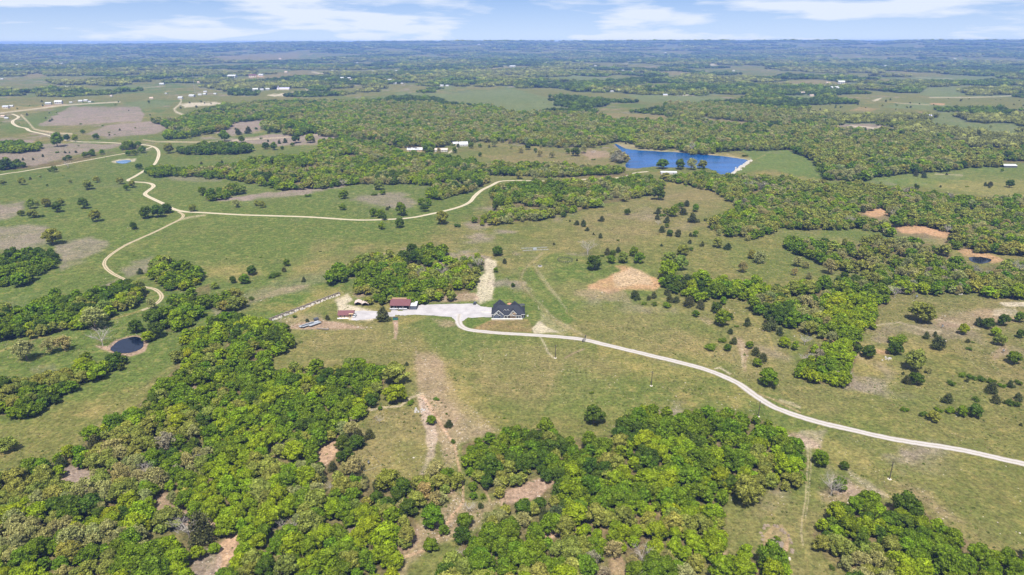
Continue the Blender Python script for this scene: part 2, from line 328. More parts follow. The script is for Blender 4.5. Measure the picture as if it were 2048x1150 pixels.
# open colour patches on the near land: outline, soil, strength, softness (px)
PATCHES = [
 ([(0,345),(120,332),(300,296),(420,300),(640,300),(860,360),(980,380),(940,430),(800,480),(640,500),(560,560),(420,640),(330,760),(0,960)], 'LUSH', .92, 30),
 ([(40,235),(140,210),(240,206),(210,228),(120,246),(60,252)], 'LUSH', .8, 5), ([(190,300),(290,296),(330,340),(200,345)], 'LUSH', .6, 8),
 ([(560,690),(830,650),(900,660),(1000,690),(930,730),(830,720),(700,720)], 'DRY', .5, 22), ([(830,650),(880,655),(1000,690),(1020,720),(920,720),(860,690)], 'LUSH', .7, 16),
 ([(960,700),(1120,690),(1250,740),(1180,800),(1040,810),(960,770)], 'DRY', .65, 30), ([(1130,730),(1290,760),(1330,800),(1200,840),(1090,820)], 'LUSH', .55, 25),
 ([(1160,430),(1330,380),(1460,370),(1450,400),(1400,450),(1240,500),(1150,480)], 'DRY', .7, 22), ([(1290,380),(1400,362),(1450,375),(1440,395),(1340,405)], 'DRY', .5, 12),
 ([(1280,490),(1420,470),(1560,480),(1500,545),(1380,540),(1300,520)], 'OLIVE', .7, 20), ([(1450,490),(1560,500),(1620,540),(1480,555)], 'LUSH', .5, 18),
 ([(1660,455),(1740,460),(1790,478),(1700,480),(1640,470)], 'LUSH', .8, 8), ([(1100,640),(1330,650),(1460,690),(1500,740),(1300,705),(1150,672)], 'DRY', .5, 25),
 ([(1040,540),(1060,540),(1110,600),(1150,640),(1130,648),(1090,610),(1060,580)], 'LUSH', 1.0, 5), ([(1780,590),(2048,610),(2048,690),(1900,700),(1740,690),(1720,660)], 'DRY', .5, 20),
 ([(1860,640),(1900,622),(1980,622),(2030,640),(1960,658),(1890,655)], 'PINK', .55, 10), ([(1910,690),(2048,680),(2048,790),(1960,750)], 'DRY', .6, 20),
 ([(1740,615),(1840,600),(1960,610),(1900,630),(1760,640)], 'OLIVE', .5, 12), ([(1480,640),(1560,680),(1580,740),(1500,760),(1440,720)], 'DRY', .55, 18),
 ([(1720,800),(1900,790),(2048,880),(2048,960),(1860,880),(1700,840)], 'OLIVE', .6, 22), ([(1760,905),(2048,935),(2048,1090),(1900,1040),(1780,960)], 'OLIVE', .7, 25),
 ([(1720,930),(1830,980),(1900,1040),(1850,1010),(1760,985)], 'DRY', .7, 14), ([(1780,960),(1850,975),(1930,1045),(1880,1040)], 'PINK', .4, 12), ([(1620,870),(1720,900),(1800,960),(1750,965),(1640,915)], 'STRAW', .5, 15),
 ([(690,890),(760,820),(850,830),(870,900),(840,950),(720,950)], 'DRY', .75, 10), ([(700,950),(760,900),(850,890),(840,945),(780,965)], 'STRAW', .4, 10),
 ([(830,700),(870,710),(920,800),(1000,860),(920,890),(900,960),(940,1010),(1000,1000),(960,1060),(880,1090),(820,1130),(760,1150),(800,1080),(900,1000),(880,880),(840,800)], 'PINK', .62, 12),
 ([(895,750),(960,790),(1010,850),(960,855),(900,800)], 'STRAW', .5, 14), ([(1000,985),(1065,958),(1112,950),(1110,968),(1075,998),(1000,1015)], 'PINK', .8, 6),
 ([(1180,572),(1218,556),(1238,545),(1223,533),(1250,532),(1290,548),(1318,562),(1322,572),(1308,582),(1262,582),(1218,586)], 'ORANGE', .9, 5),
 ([(1228,552),(1262,536),(1300,552),(1304,572),(1255,572),(1232,575)], 'SAND', .5, 6), ([(1150,590),(1250,580),(1262,605),(1200,600)], 'PINK', .45, 8),
 ([(1030,560),(1080,575),(1120,620),(1100,610)], 'STRAW', .2, 8),
 ([(940,660),(990,640),(1055,640),(1068,655),(1062,664),(1000,668),(945,662)], 'TANLAWN', .95, 2.5), ([(963,600),(990,597),(988,612),(964,613)], 'LUSH', .8, 2),
 ([(1065,655),(1082,640),(1075,612),(1060,598),(1085,600),(1100,625),(1140,655),(1125,667),(1068,667)], 'SAND', .30, 6), ([(1063,656),(1080,644),(1090,650),(1118,664),(1068,668)], 'CALICHE', .8, 3.5),
 ([(975,517),(992,525),(986,545),(990,562),(985,585),(992,602),(960,606),(950,598),(953,580),(957,565),(965,550),(974,540),(970,525)], 'CALICHE', .8, 4.5),
 ([(560,655),(640,640),(690,645),(745,655),(740,660),(640,662),(600,660)], 'PINK', .85, 4), ([(672,600),(695,586),(705,600),(690,608),(745,620),(745,640),(700,640),(680,622)], 'CALICHE', .9, 4),
 ([(700,585),(740,578),(745,592),(715,596)], 'PINK', .8, 5), ([(820,597),(950,585),(962,600),(900,606),(830,607)], 'PINK', .75, 4),
 ([(560,655),(625,590),(680,580),(700,592),(640,615),(600,640)], 'STRAW', .35, 6), ([(612,628),(640,610),(655,625),(625,640)], 'LUSH', .6, 5),
 ([(550,640),(565,632),(640,632),(650,655),(560,652)], 'PINK', .35, 6),
 ([(786,642),(796,640),(798,665),(793,680),(785,678),(787,660)], 'PINK', 1.0, 2.5), ([(850,634),(900,640),(915,648),(880,650)], 'PINK', .6, 4),
 ([(400,530),(470,525),(520,540),(480,555),(420,550)], 'STRAW', .7, 10), ([(440,600),(560,560),(660,540),(700,530),(690,560),(560,590),(480,630)], 'MAUVE', .3, 12),
 ([(460,620),(560,575),(640,565),(560,590)], 'PINK', .45, 6),
 ([(75,250),(143,212),(278,214),(289,230),(282,243),(195,247),(87,252)], 'MAUVE', .95, 3), ([(170,268),(216,250),(278,243),(348,242),(348,249),(313,268),(216,277)], 'MAUVE', .95, 3),
 ([(0,276),(73,277),(60,290),(0,292)], 'MAUVE', .9, 3), ([(0,310),(104,289),(167,287),(243,288),(223,298),(139,312),(70,328),(0,330)], 'MAUVE', .85, 3),
 ([(428,266),(466,246),(543,236),(626,234),(623,240),(543,243),(522,252),(532,260),(466,272)], 'MAUVE', .95, 2.5), ([(455,281),(500,274),(588,268),(700,259),(735,268),(654,289),(560,296),(515,289)], 'MAUVE', .9, 3),
 ([(424,398),(522,386),(661,372),(700,364),(702,370),(592,390),(480,400)], 'MAUVE', .95, 3), ([(700,402),(760,385),(820,392),(840,408),(800,420)], 'MAUVE', .7, 6),
 ([(330,348),(430,352),(440,362),(340,358)], 'MAUVE', .45, 5),
 ([(0,407),(46,404),(50,415),(20,440),(0,442)], 'MAUVE', .8, 8), ([(0,470),(60,452),(95,455),(110,475),(45,495),(0,502)], 'MAUVE', .75, 9),
 ([(110,485),(180,470),(215,487),(170,515),(120,535)], 'MAUVE', .7, 9), ([(240,530),(305,508),(300,530),(255,552)], 'MAUVE', .55, 8), ([(190,575),(240,553),(225,572),(200,585)], 'MAUVE', .7, 6),
 ([(60,735),(110,720),(120,740),(70,750)], 'MAUVE', .35, 8), ([(420,610),(470,605),(460,630),(430,640)], 'MAUVE', .5, 8),
 ([(965,310),(1100,300),(1200,306),(1230,316),(1235,335),(1100,328),(990,322)], 'DRY', .85, 6), ([(1160,300),(1215,303),(1225,312),(1180,318)], 'PINK', .7, 5), ([(820,314),(950,300),(970,312),(900,318)], 'LUSH', .5, 5),
 ([(1458,350),(1503,322),(1496,312),(1465,300),(1517,294),(1573,298),(1618,315),(1639,350),(1593,350),(1545,340)], 'DAM', .95, 4), ([(1345,288),(1380,290),(1400,305),(1345,302)], 'DRY', .8, 4), ([(1410,305),(1500,312),(1490,318),(1400,311)], 'STRAW', .6, 3),
 ([(1715,357),(1837,339),(1941,325),(2048,322),(2048,402),(1941,392),(1837,374)], 'DAM', .7, 5), ([(1820,365),(1941,360),(2048,365),(2048,402),(1941,392)], 'STRAW', .5, 8),
 ([(1715,418),(1745,413),(1775,414),(1778,432),(1750,436),(1730,430)], 'ORANGE', 1.0, 2.5), ([(1792,452),(1815,446),(1850,450),(1905,468),(1895,480),(1850,468),(1805,466)], 'ORANGE', 1.0, 2.5), ([(1755,442),(1775,440),(1778,452),(1757,452)], 'ORANGE', .95, 2.5),
 ([(1918,502),(1945,500),(1985,510),(2010,520),(1985,527),(1930,512)], 'ORANGE', .85, 2.5), ([(1860,525),(1930,512),(1990,530),(1900,536)], 'DRY', .5, 8),
 ([(1680,478),(1760,484),(1830,492),(1880,505),(1800,520),(1720,510)], 'DRY', .6, 12),
 ([(1633,666),(1650,672),(1680,688),(1668,690),(1640,678)], 'ORANGE', .85, 3), ([(1750,700),(1778,702),(1780,711),(1752,708)], 'ORANGE', .8, 2.5), ([(1695,680),(1720,655),(1735,655),(1710,685)], 'PINK', .8, 3),
 ([(2000,606),(2048,602),(2048,610),(2010,613)], 'CALICHE', .9, 2.5), ([(1990,622),(2030,618),(2036,630),(1990,630)], 'CALICHE', .45, 6), ([(1980,705),(2010,695),(2016,710),(1990,718)], 'PINK', .6, 6),
 ([(1460,672),(1480,680),(1500,700),(1490,740),(1475,700)], 'PINK', .6, 6), ([(1395,635),(1430,640),(1420,655)], 'PINK', .4, 5),
 ([(1560,868),(1590,862),(1620,878),(1640,895),(1600,890)], 'PINK', .75, 7), ([(1600,860),(1650,862),(1640,890),(1610,895),(1590,880)], 'GRAVEL', .45, 7), ([(1690,935),(1740,960),(1790,1000),(1760,995),(1700,955)], 'GRAVEL', .4, 8), ([(1630,980),(1700,960),(1760,990),(1690,1010),(1640,1010)], 'PINK', .5, 12),
 ([(1530,1070),(1545,1048),(1565,1048),(1580,1070),(1575,1100),(1550,1108),(1527,1090)], 'CLAY', .95, 2.5), ([(1545,1060),(1570,1055),(1572,1080),(1550,1085)], 'SCRUB', .5, 4),
 ([(1440,1020),(1500,1000),(1580,990),(1600,1050),(1560,1095),(1500,1090),(1450,1060)], 'OLIVE', .5, 14), ([(1380,1150),(1420,1115),(1460,1098),(1440,1130),(1410,1150)], 'PINK', .7, 6),
 ([(838,795),(850,800),(862,840),(872,870),(868,910),(850,948),(838,950),(858,900),(855,860)], 'GRAVEL', .55, 5),
 ([(100,955),(138,930),(200,952),(192,985),(150,985)], 'MAUVE', .8, 5), ([(100,965),(130,955),(130,985),(105,985)], 'PINK', .8, 5),
 ([(296,998),(330,985),(380,1020),(440,1050),(425,1062),(350,1040),(300,1022)], 'PINK', .75, 6), ([(490,1050),(506,1054),(450,1130),(420,1150),(395,1150),(440,1095)], 'CLAY', .9, 4), ([(370,1150),(390,1110),(430,1095),(440,1120),(410,1150)], 'MAUVE', .7, 5),
 ([(640,885),(665,870),(690,872),(680,892),(650,930),(636,925)], 'CLAY', .75, 5), ([(700,1045),(728,1035),(695,1085),(670,1150),(650,1150)], 'MAUVE', .7, 5), ([(370,768),(420,758),(400,785),(375,790)], 'PINK', .7, 5),
 ([(1085,1062),(1110,1050),(1120,1070),(1090,1085)], 'CLAY', .8, 4), ([(1215,1118),(1240,1110),(1262,1140),(1225,1150)], 'CLAY', .6, 4),
 ([(330,745),(440,690),(420,690),(300,760),(120,905),(240,830)], 'DRY', .6, 10),
 ([(192,690),(215,700),(235,710),(262,710),(290,700),(296,685),(282,668),(255,668),(232,676),(215,690)], 'PINK', .95, 2.5), ([(224,322),(240,318),(256,316.5),(270,318),(268,322),(262,320),(246,320),(232,324)], 'CALICHE', .8, 1.5),
 ([(1230,284),(1345,300),(1500,316),(1505,322),(1445,316),(1345,306),(1240,300)], 'SAND', .5, 2),
 ([(360,208),(400,205),(440,204),(445,209),(400,212),(370,214)], 'CALICHE', .9, 2), ([(535,190),(590,184),(585,189),(550,193)], 'CALICHE', .9, 1.5), ([(985,139),(1003,140),(1000,143),(986,142)], 'CALICHE', .9, 1),
 ([(1420,128),(1440,128),(1438,131),(1420,131)], 'CALICHE', .7, 1.2), ([(1240,131),(1254,129),(1253,132),(1240,133)], 'CALICHE', .8, 1), ([(1830,153),(1906,157),(1880,161),(1908,158),(1835,155)], 'CALICHE', .4, 1),
 ([(1350,187),(1390,188),(1388,191),(1352,190)], 'CALICHE', .85, 1), ([(1290,171),(1304,172),(1303,174),(1290,173)], 'CALICHE', .9, 1), ([(1760,196),(1765,196),(1750,202),(1744,201)], 'CALICHE', .9, 1),
 ([(500,150),(525,150),(530,154),(500,155)], 'CLAY', .9, 1.5), ([(1860,206),(1890,207),(1888,211),(1862,209)], 'ORANGE', .8, 1.2), ([(1720,213),(1760,218),(1740,223),(1700,220)], 'ORANGE', .45, 2), ([(1830,220),(1855,224),(1840,228)], 'ORANGE', .4, 2),
]
# two-track trails and far roads painted as bare earth lines: points, half width px, soil, strength
TRAILS = [
 ([(290,615),(250,628),(215,636),(150,648),(100,662),(50,680),(0,698),(-200,790)], 1.6, 'STRAW', .75),
 ([(1085,510),(1070,522),(1060,530),(1046,545),(1042,560),(1050,578),(1075,602),(1100,628),(1125,648),(1150,662),(1178,676)], 1.2, 'SAND', .4),
 ([(1085,510),(1070,522),(1060,530),(1044,548),(1040,562),(1052,584),(1075,607),(1100,634),(1140,660),(1178,678)], 3.4, 'DRY', .45),
 ([(1068,530),(1078,552),(1100,580),(1118,600),(1133,618),(1134,626)], 1.6, 'SAND', .28), ([(1080,548),(1104,580),(1122,600)], 1.0, 'SAND', .4), ([(1133,626),(1160,640),(1240,662),(1290,680),(1370,705),(1400,722)], .9, 'STRAW', .6),
 ([(1060,532),(1100,510),(1144,497),(1180,480)], 1.2, 'STRAW', .55), ([(1060,430),(1120,440),(1165,465),(1200,485)], .8, 'DRY', .5),
 ([(880,530),(940,508),(1000,515),(1060,505)], .9, 'STRAW', .6), ([(1615,890),(1616,930),(1613,965),(1611,1000),(1604,1040),(1602,1065),(1606,1090)], 1.5, 'SAND', .6), ([(1620,890),(1622,930),(1619,965),(1617,1000),(1610,1040)], 1.3, 'SAND', .5), ([(1611,1100),(1617,1150)], 1.2, 'STRAW', .5),
 ([(1648,840),(1640,850),(1632,858)], 1.0, 'STRAW', .7), ([(738,820),(765,815),(800,812),(822,795),(845,788)], 1.8, 'SAND', .8), ([(845,792),(870,830),(890,862),(910,893),(917,930),(926,975),(926,1005),(905,1032)], 2.4, 'CLAY', .65), ([(958,955),(968,975),(980,1002)], 2.0, 'CLAY', .6), ([(890,862),(905,850),(915,835)], 1.6, 'PINK', .6),
 ([(790,1120),(850,1100),(880,1070),(905,1030)], 3.0, 'CLAY', .6), ([(1483,690),(1485,720),(1484,735)], 2.2, 'SAND', .45), ([(1500,630),(1530,660),(1540,680),(1545,700)], 2.0, 'STRAW', .6),
 ([(1700,680),(1730,657),(1760,650),(1800,645)], 1.2, 'SAND', .6), ([(1800,646),(1850,660),(1880,664)], 1.5, 'SAND', .6), ([(1875,638),(1920,648),(1960,660)], 1.2, 'SAND', .55), ([(2010,716),(2020,735),(2048,750)], 1.4, 'STRAW', .5), ([(1870,347),(1925,349)], .9, 'SAND', .7),
 ([(1560,800),(1600,815),(1580,805)], 2.0, 'SAND', .6), ([(1520,790),(1550,800),(1600,825)], 1.6, 'CLAY', .5),
 ([(1430,737),(1440,736),(1460,748)], 1.2, 'CALICHE', .8), ([(1080,672),(1090,690),(1096,705),(1108,716)], 1.2, 'CALICHE', .6), ([(1130,716),(1150,705),(1168,698)], 1.4, 'PINK', .5),
 ([(1466,345),(1500,325),(1530,310)], .9, 'STRAW', .5),
 ([(0,226),(60,219),(120,211),(150,209),(240,204)], 1.0, 'CALICHE', .8), ([(360,197),(363,202),(358,210),(348,218),(352,224),(366,229)], 1.2, 'CALICHE', .85), ([(610,125),(618,130)], 1.3, 'CALICHE', .8), ([(625,144),(645,148),(664,154)], 1.0, 'CALICHE', .8),
 ([(612,178),(617,184),(625,185),(650,186)], .9, 'CALICHE', .7), ([(1700,251),(1740,254),(1780,262),(1830,268),(1860,268)], 1.1, 'CALICHE', .85), ([(1755,252),(1780,258),(1790,262)], .9, 'CALICHE', .8), ([(1860,195),(1930,195),(2000,193),(2048,190)], .9, 'CALICHE', .6),
 ([(1790,206),(1830,208),(1860,210)], .7, 'SAND', .6), ([(1915,272),(1935,284),(1945,290)], 1.1, 'CALICHE', .6), ([(898,304),(910,297),(918,292)], 1.3, 'CALICHE', .9), ([(340,158),(420,154)], .7, 'SAND', .5), ([(200,184),(330,172)], .6, 'SAND', .45),
 ([(1560,202),(1590,205)], .6, 'SAND', .6), ([(286,280),(312,284),(360,284),(410,284),(490,279),(570,276),(610,272),(650,271),(750,271)], .9, 'SAND', .8),
 ([(42,230),(58,246),(68,258),(80,261),(112,266),(144,268)], 1.3, 'SAND', .9), ([(410,427),(380,431),(360,435)], 1.3, 'SAND', .7),
]
ROADS = [  # name, kind, points, width m
 ('driveway', 'pale', [(919,628),(917,640),(920,650),(930,657),(946,661),(970,663.5),(996,666),(1064,670),(1115,673.5),(1166,679),(1200,687),(1250,699),(1300,711),(1350,723),(1400,736),(1440,750),(1478,768),(1510,791),(1540,810),(1580,827),(1640,845),(1700,859),(1760,873),(1820,884),(1900,896),(1960,908),(2020,922),(2060,931),(2200,972),(2400,1040)], 4.9),
 ('ranch_road', 'cream', [(288,290),(302,292),(312,296),(317,303),(317,312),(313,322),(306,330),(288,340),(268,352),(256,358.5),(266,362),(290,364),(303,367),(307,372),(300,378),(291,385),(292,390),(310,399),(330,408),(346,416),(370,421),(410,423),(490,428),(610,434),(706,441),(762,441),(820,437.5),(860,430),(910,418),(938,406),(950,392),(964,380),(984,370),(996,363.5),(1014,361),(1060,361),(1126,362),(1170,358.5),(1230,356),(1258,351),(1270,346),(1296,343)], 5.2),
 ('gravel_road', 'cream', [(-300,410),(-120,371),(0,347),(40,341),(80,334),(120,328),(140,324),(180,317),(220,310),(258,304),(288,298.5),(306,293)], 4.8),
 ('hill_road', 'cream', [(24,228),(30,230),(37,233.5),(34,237),(26,241.5),(26,247),(36,253),(52,256.5),(60,262),(86,268),(112,275),(128,280),(158,284),(200,285),(248,287.5),(289,290)], 7.0),
 ('loop_track', 'sand', [(356,421),(366,427),(361,434),(340,444),(310,458),(278,472),(250,485),(222,503),(208,518),(211,531),(226,543),(246,553),(262,561),(284,569),(304,573),(317,580),(323,590),(317,600),(303,610),(282,618)], 3.3),
]
LOT = [(779,628),(784,619),(800,622),(822,618),(842,609),(900,608.5),(953,607),(962,613),(983,615),(984,634.5),(936,635.5),(926,642),(912,642),(903,634.5),(860,631),(830,629.5),(800,631)]
APRON = [(706,622),(722,621),(760,623),(790,625),(790,633),(760,636),(740,638),(712,641),(703,640)]

# single trees and bushes: foot x, foot y, width px, kind
# kinds: g green oak, d dark green oak, y yellow-green tree, o olive brown oak, t tan budding tree, b bare tree, c cedar, s shrub
SINGLES = '''41,368,16,o;3,368,12,o;59,357,6,c;79,353,6,o;93,371,6,g;97,341,9,g;107,342,13,g;133,334,16,b;125,350,5,s;139,364,8,o;192,364,16,o;170,379,25,o;237,368,18,o;263,375,18,o;251,381,15,g;276,338,15,d;335,308,22,o;191,280,15,g;165,269,10,g;101,283,17,b;109,295,30,g;148,284,16,y;132,283,14,d;151,305,6,c;156,293,5,s;112,306,9,s;129,306,6,c;85,313,6,c;65,319,6,c;45,320,6,c;57,417,22,o;72,410,10,o;89,413,20,o;118,411,18,o;110,424,26,d;41,431,15,g;62,435,22,o;80,433,14,s;165,417,25,d;187,442,27,o;264,455,17,d;288,435,26,d;312,433,26,d;331,425,22,d;382,422,17,o;393,355,16,s;403,392,20,g;472,415,18,t;513,412,15,o;523,416,17,o;614,395,14,s;685,375,17,b;686,400,20,g;685,422,15,g;748,361,7,c;804,365,9,c;757,382,24,o;748,393,12,s;765,391,12,g;779,418,6,c;774,422,8,c;747,436,20,g;760,438,18,g;768,443,13,d;803,435,30,g;799,459,21,d;763,462,18,y;447,283,22,g;482,286,16,g;558,290,9,c;570,288,11,c;590,289,24,d;619,289,20,y;530,301,18,d;547,303,17,g;564,302,10,g;584,295,9,g;443,328,8,c;599,266,6,c;578,267,26,g;537,269,7,c;471,262,6,c;476,271,13,c;496,269,17,c;909,306,14,g;942,296,14,g;960,294,9,g;989,293,17,t;1023,297,8,t;1056,299,16,d;1042,306,15,t;1080,313,15,t;1104,316,15,t;1071,302,8,g;1082,296,9,t;1099,294,13,t;1115,294,18,t;1132,299,10,t;1136,308,12,g;1152,313,20,d;1167,307,16,t;1186,310,12,b;1004,284,14,t;973,284,16,t;1020,286,12,t;1036,285,12,t;856,304,22,g;878,309,14,t;842,412,16,g;857,414,16,g;850,426,20,d;883,453,33,o;1039,358,17,o;1070,362,22,t;1045,448,11,t;1128,438,13,d;1107,434,12,g;1140,447,5,c;1204,446,12,c;1154,454,11,c;1167,457,15,c;1007,447,6,o;994,424,24,d;1016,420,22,y;948,450,16,g;968,449,18,y;986,445,16,o;1006,442,16,g;1022,441,16,d;914,458,16,s;1318,402,32,d;1255,432,16,d;1317,430,15,c;1334,432,16,o;1348,436,24,g;1315,442,13,c;1335,449,15,c;1334,458,11,g;1317,453,12,b;1352,414,12,s;1362,419,15,g;1375,414,15,c;1392,425,19,g;1368,432,17,c;1386,448,24,c;1412,444,8,o;1373,373,6,s;1328,339,24,g;1362,340,24,d;1384,341,24,t;1408,339,22,o;1492,314,12,s;1356,301,8,s;1394,303,22,y;1408,305,14,d;1384,305,20,b;1833,353,14,c;1846,348,8,c;1850,356,14,c;1869,340,12,c;1917,337,12,g;1996,335,12,o;2006,343,8,g;1972,372,9,c;1983,373,13,c;2022,375,17,d;1930,332,12,c;1175,466,9,c;1201,481,12,c;1187,474,6,c;1236,486,8,s;1323,496,7,c;1325,469,15,c;1340,476,17,d;1357,477,17,c;1381,476,9,c;1391,476,13,g;1380,490,10,c;1405,496,12,c;1438,499,23,o;1457,502,16,c;1367,516,27,o;1345,516,10,g;1382,504,9,g;1424,463,10,g;1438,474,15,t;1411,443,6,c;1176,516,34,b;1190,545,36,d;1223,532,20,g;1247,531,26,o;1236,510,13,c;1215,515,16,c;1226,516,14,d;1268,518,24,g;1280,532,26,g;1154,526,5,c;1340,536,30,o;1362,546,32,o;1338,565,42,y;1376,578,30,c;1405,574,34,y;1400,588,26,d;1413,596,22,g;1446,580,28,y;1270,602,22,c;1298,603,12,c;1308,600,15,c;1289,613,14,s;1311,615,17,s;1335,594,16,c;1340,607,18,c;1354,609,17,c;1335,619,22,s;1380,618,26,c;1402,621,22,c;1392,637,15,g;1448,612,18,y;1434,630,24,d;1446,638,20,o;1460,642,16,d;1444,655,35,g;1495,655,19,c;1474,657,11,s;1462,670,12,c;1424,705,32,s;1446,688,21,s;1456,705,19,d;1468,691,16,c;1500,700,17,g;1513,716,21,c;1528,726,20,c;1516,737,23,g;1544,666,30,c;1560,673,18,c;1531,653,14,c;1571,699,27,y;1591,703,20,y;1612,694,25,b;1534,630,28,d;1540,778,42,g;1849,649,48,o;1855,680,17,c;1871,675,12,c;1801,692,38,s;1793,714,36,d;1740,721,30,d;1718,709,20,d;1881,704,31,c;1836,747,46,o;1858,750,16,t;1930,673,25,y;1960,655,20,c;1980,661,27,d;2010,655,25,d;1994,676,22,y;2002,695,25,o;1937,688,10,c;1947,688,8,s;1940,703,13,s;2030,733,30,g;2042,679,18,d;2043,648,24,g;1807,751,8,c;1814,771,20,c;1837,775,32,d;1907,775,20,s;1935,766,9,c;1930,758,20,s;1949,763,20,s;1967,766,20,s;1987,772,22,s;2007,778,18,s;2022,778,16,c;2042,773,18,s;1987,790,26,c;1994,809,20,c;2038,804,18,c;2031,817,26,s;1897,810,24,c;1813,826,18,s;1852,836,23,s;1871,848,27,o;1881,826,18,s;1905,830,25,s;1929,838,28,g;1957,840,32,d;1957,806,18,s;2042,853,7,c;278,545,14,c;301,538,8,s;426,578,19,o;501,601,16,s;452,517,6,s;571,533,16,g;545,557,24,s;567,544,12,c;607,564,11,c;464,566,16,d;487,568,24,g;501,550,24,d;181,662,52,t;198,694,40,b;94,708,38,t;122,703,38,t;42,725,54,t;268,667,33,d;292,686,26,y;308,679,36,d;303,655,44,d;348,658,40,y;300,620,28,t;588,637,12,s;654,641,12,c;614,645,8,c;350,729,32,o;463,690,18,d;97,488,42,o;10,908,40,o;813,733,11,c;872,803,14,s;821,811,18,s;760,822,11,g;862,852,22,g;898,857,18,c;893,830,7,s;906,888,14,s;1009,839,8,s;1009,870,9,c;790,810,46,y;788,775,56,o;758,850,18,b;1189,854,46,d;1184,789,10,s;1401,780,8,s;1500,1022,68,o;1668,1001,50,b;1680,985,34,g;1666,1141,14,s;1557,1083,14,s;1645,938,42,g;1690,942,20,d;945,984,22,g;947,1001,18,g;966,1000,13,g;961,1019,14,c;864,1066,54,g;888,1075,24,g;929,1060,34,g;926,1093,40,d;938,1030,26,b;902,1057,10,b;860,1108,34,g;764,647,38,c;955,526,18,y;996,516,22,d;1009,531,12,c;992,548,12,g;1026,576,10,d;1108,494,6,c;835,604,20,s;737,612,22,o;751,606,20,g;762,612,18,g;425,1112,28,y;395,1095,70,c;372,1092,58,b;577,1085,46,b;338,985,22,y;585,930,46,y;20,960,24,c;185,905,40,c;120,940,26,c;770,1062,18,b;920,1118,20,b;1285,1130,36,b;560,900,16,b;660,985,20,b;1700,452,20,b;1898,468,20,b;1520,530,28,t;1505,520,20,o;1487,548,24,t;1598,535,22,t;1614,538,18,t;1660,550,34,t;1590,552,18,t;1620,560,16,t;1460,455,26,y;1735,463,16,t;1680,462,12,g;1760,500,22,t;1775,512,16,b;1895,505,20,t;1855,508,18,t;1690,492,16,o;1690,558,18,d;1620,495,20,y;1650,496,22,d;1480,432,18,g;700,540,14,g;1205,518,10,s;520,515,6,s;640,505,6,s;640,230,5,c'''
# ------------------------------------------------------------------ materials
def new_mat(name):
    m = bpy.data.materials.new(name)
    m.use_nodes = True
    m.node_tree.nodes.clear()
    return m

class Nodes:
    def __init__(self, m):
        self.t = m.node_tree
    def __call__(self, typ, **kw):
        n = self.t.nodes.new(typ)
        for k, v in kw.items():
            setattr(n, k, v)
        return n
    def link(self, a, b):
        self.t.links.new(a, b)
    def math(self, op, a, b=None, c=None):
        n = self('ShaderNodeMath', operation=op)
        for i, x in enumerate((a, b, c)):
            if x is None: continue
            if isinstance(x, (int, float)): n.inputs[i].default_value = x
            else: self.link(x, n.inputs[i])
        return n.outputs[0]
    def mix(self, f, a, b, blend='MIX'):
        n = self('ShaderNodeMix', data_type='RGBA', blend_type=blend)
        for s, x in (('Factor', f), ('A', a), ('B', b)):
            if isinstance(x, (int, float)): n.inputs[s].default_value = x
            elif isinstance(x, tuple): n.inputs[s].default_value = (*x, 1) if len(x) == 3 else x
            else: self.link(x, n.inputs[s])
        return n.outputs['Result']
    def noise(self, scale, detail=3, vec=None, rough=.55):
        n = self('ShaderNodeTexNoise')
        n.inputs['Scale'].default_value = scale
        n.inputs['Detail'].default_value = detail
        n.inputs['Roughness'].default_value = rough
        if vec is not None: self.link(vec, n.inputs['Vector'])
        return n.outputs['Fac']
    def ramp(self, f, a, b):
        n = self('ShaderNodeMapRange')
        n.inputs['From Min'].default_value = a; n.inputs['From Max'].default_value = b
        self.link(f, n.inputs['Value'])
        return n.outputs['Result']

def simple_mat(name, color, rough=.7, var=.18, scale=1.2, metallic=0.0, spec=.3):
    m = new_mat(name); n = Nodes(m)
    o = n('ShaderNodeOutputMaterial'); p = n('ShaderNodeBsdfPrincipled')
    tc = n('ShaderNodeTexCoord')
    f = n.noise(scale, 4, tc.outputs['Object'])
    k = n.math('ADD', n.math('MULTIPLY', n.math('SUBTRACT', f, .5), var * 2), 1.0)
    c = n('ShaderNodeVectorMath', operation='SCALE'); c.inputs[0].default_value = color
    n.link(k, c.inputs['Scale'])
    n.link(c.outputs[0], p.inputs['Base Color'])
    p.inputs['Roughness'].default_value = rough
    p.inputs['Metallic'].default_value = metallic
    p.inputs['Specular IOR Level'].default_value = spec
    n.link(p.outputs[0], o.inputs['Surface'])
    return m

def ribbed_mat(name, color, rough=.5, period=.45, depth=.25, axis='X'):
    """sheet metal or shingle courses: fine relief lines only"""
    m = new_mat(name); n = Nodes(m)
    o = n('ShaderNodeOutputMaterial'); p = n('ShaderNodeBsdfPrincipled')
    tc = n('ShaderNodeTexCoord'); s = n('ShaderNodeSeparateXYZ')
    n.link(tc.outputs['Object'], s.inputs[0])
    w = n.math('SINE', n.math('MULTIPLY', s.outputs[axis], 2 * math.pi / period))
    f = n.noise(.8, 4, tc.outputs['Object'])
    k = n.math('ADD', n.math('MULTIPLY', n.math('SUBTRACT', f, .5), .35), 1.0)
    c = n('ShaderNodeVectorMath', operation='SCALE'); c.inputs[0].default_value = color
    n.link(k, c.inputs['Scale'])
    n.link(c.outputs[0], p.inputs['Base Color'])
    p.inputs['Roughness'].default_value = rough
    p.inputs['Specular IOR Level'].default_value = .25
    b = n('ShaderNodeBump'); b.inputs['Strength'].default_value = depth; b.inputs['Distance'].default_value = .04
    n.link(w, b.inputs['Height']); n.link(b.outputs[0], p.inputs['Normal'])
    n.link(p.outputs[0], o.inputs['Surface'])
    return m

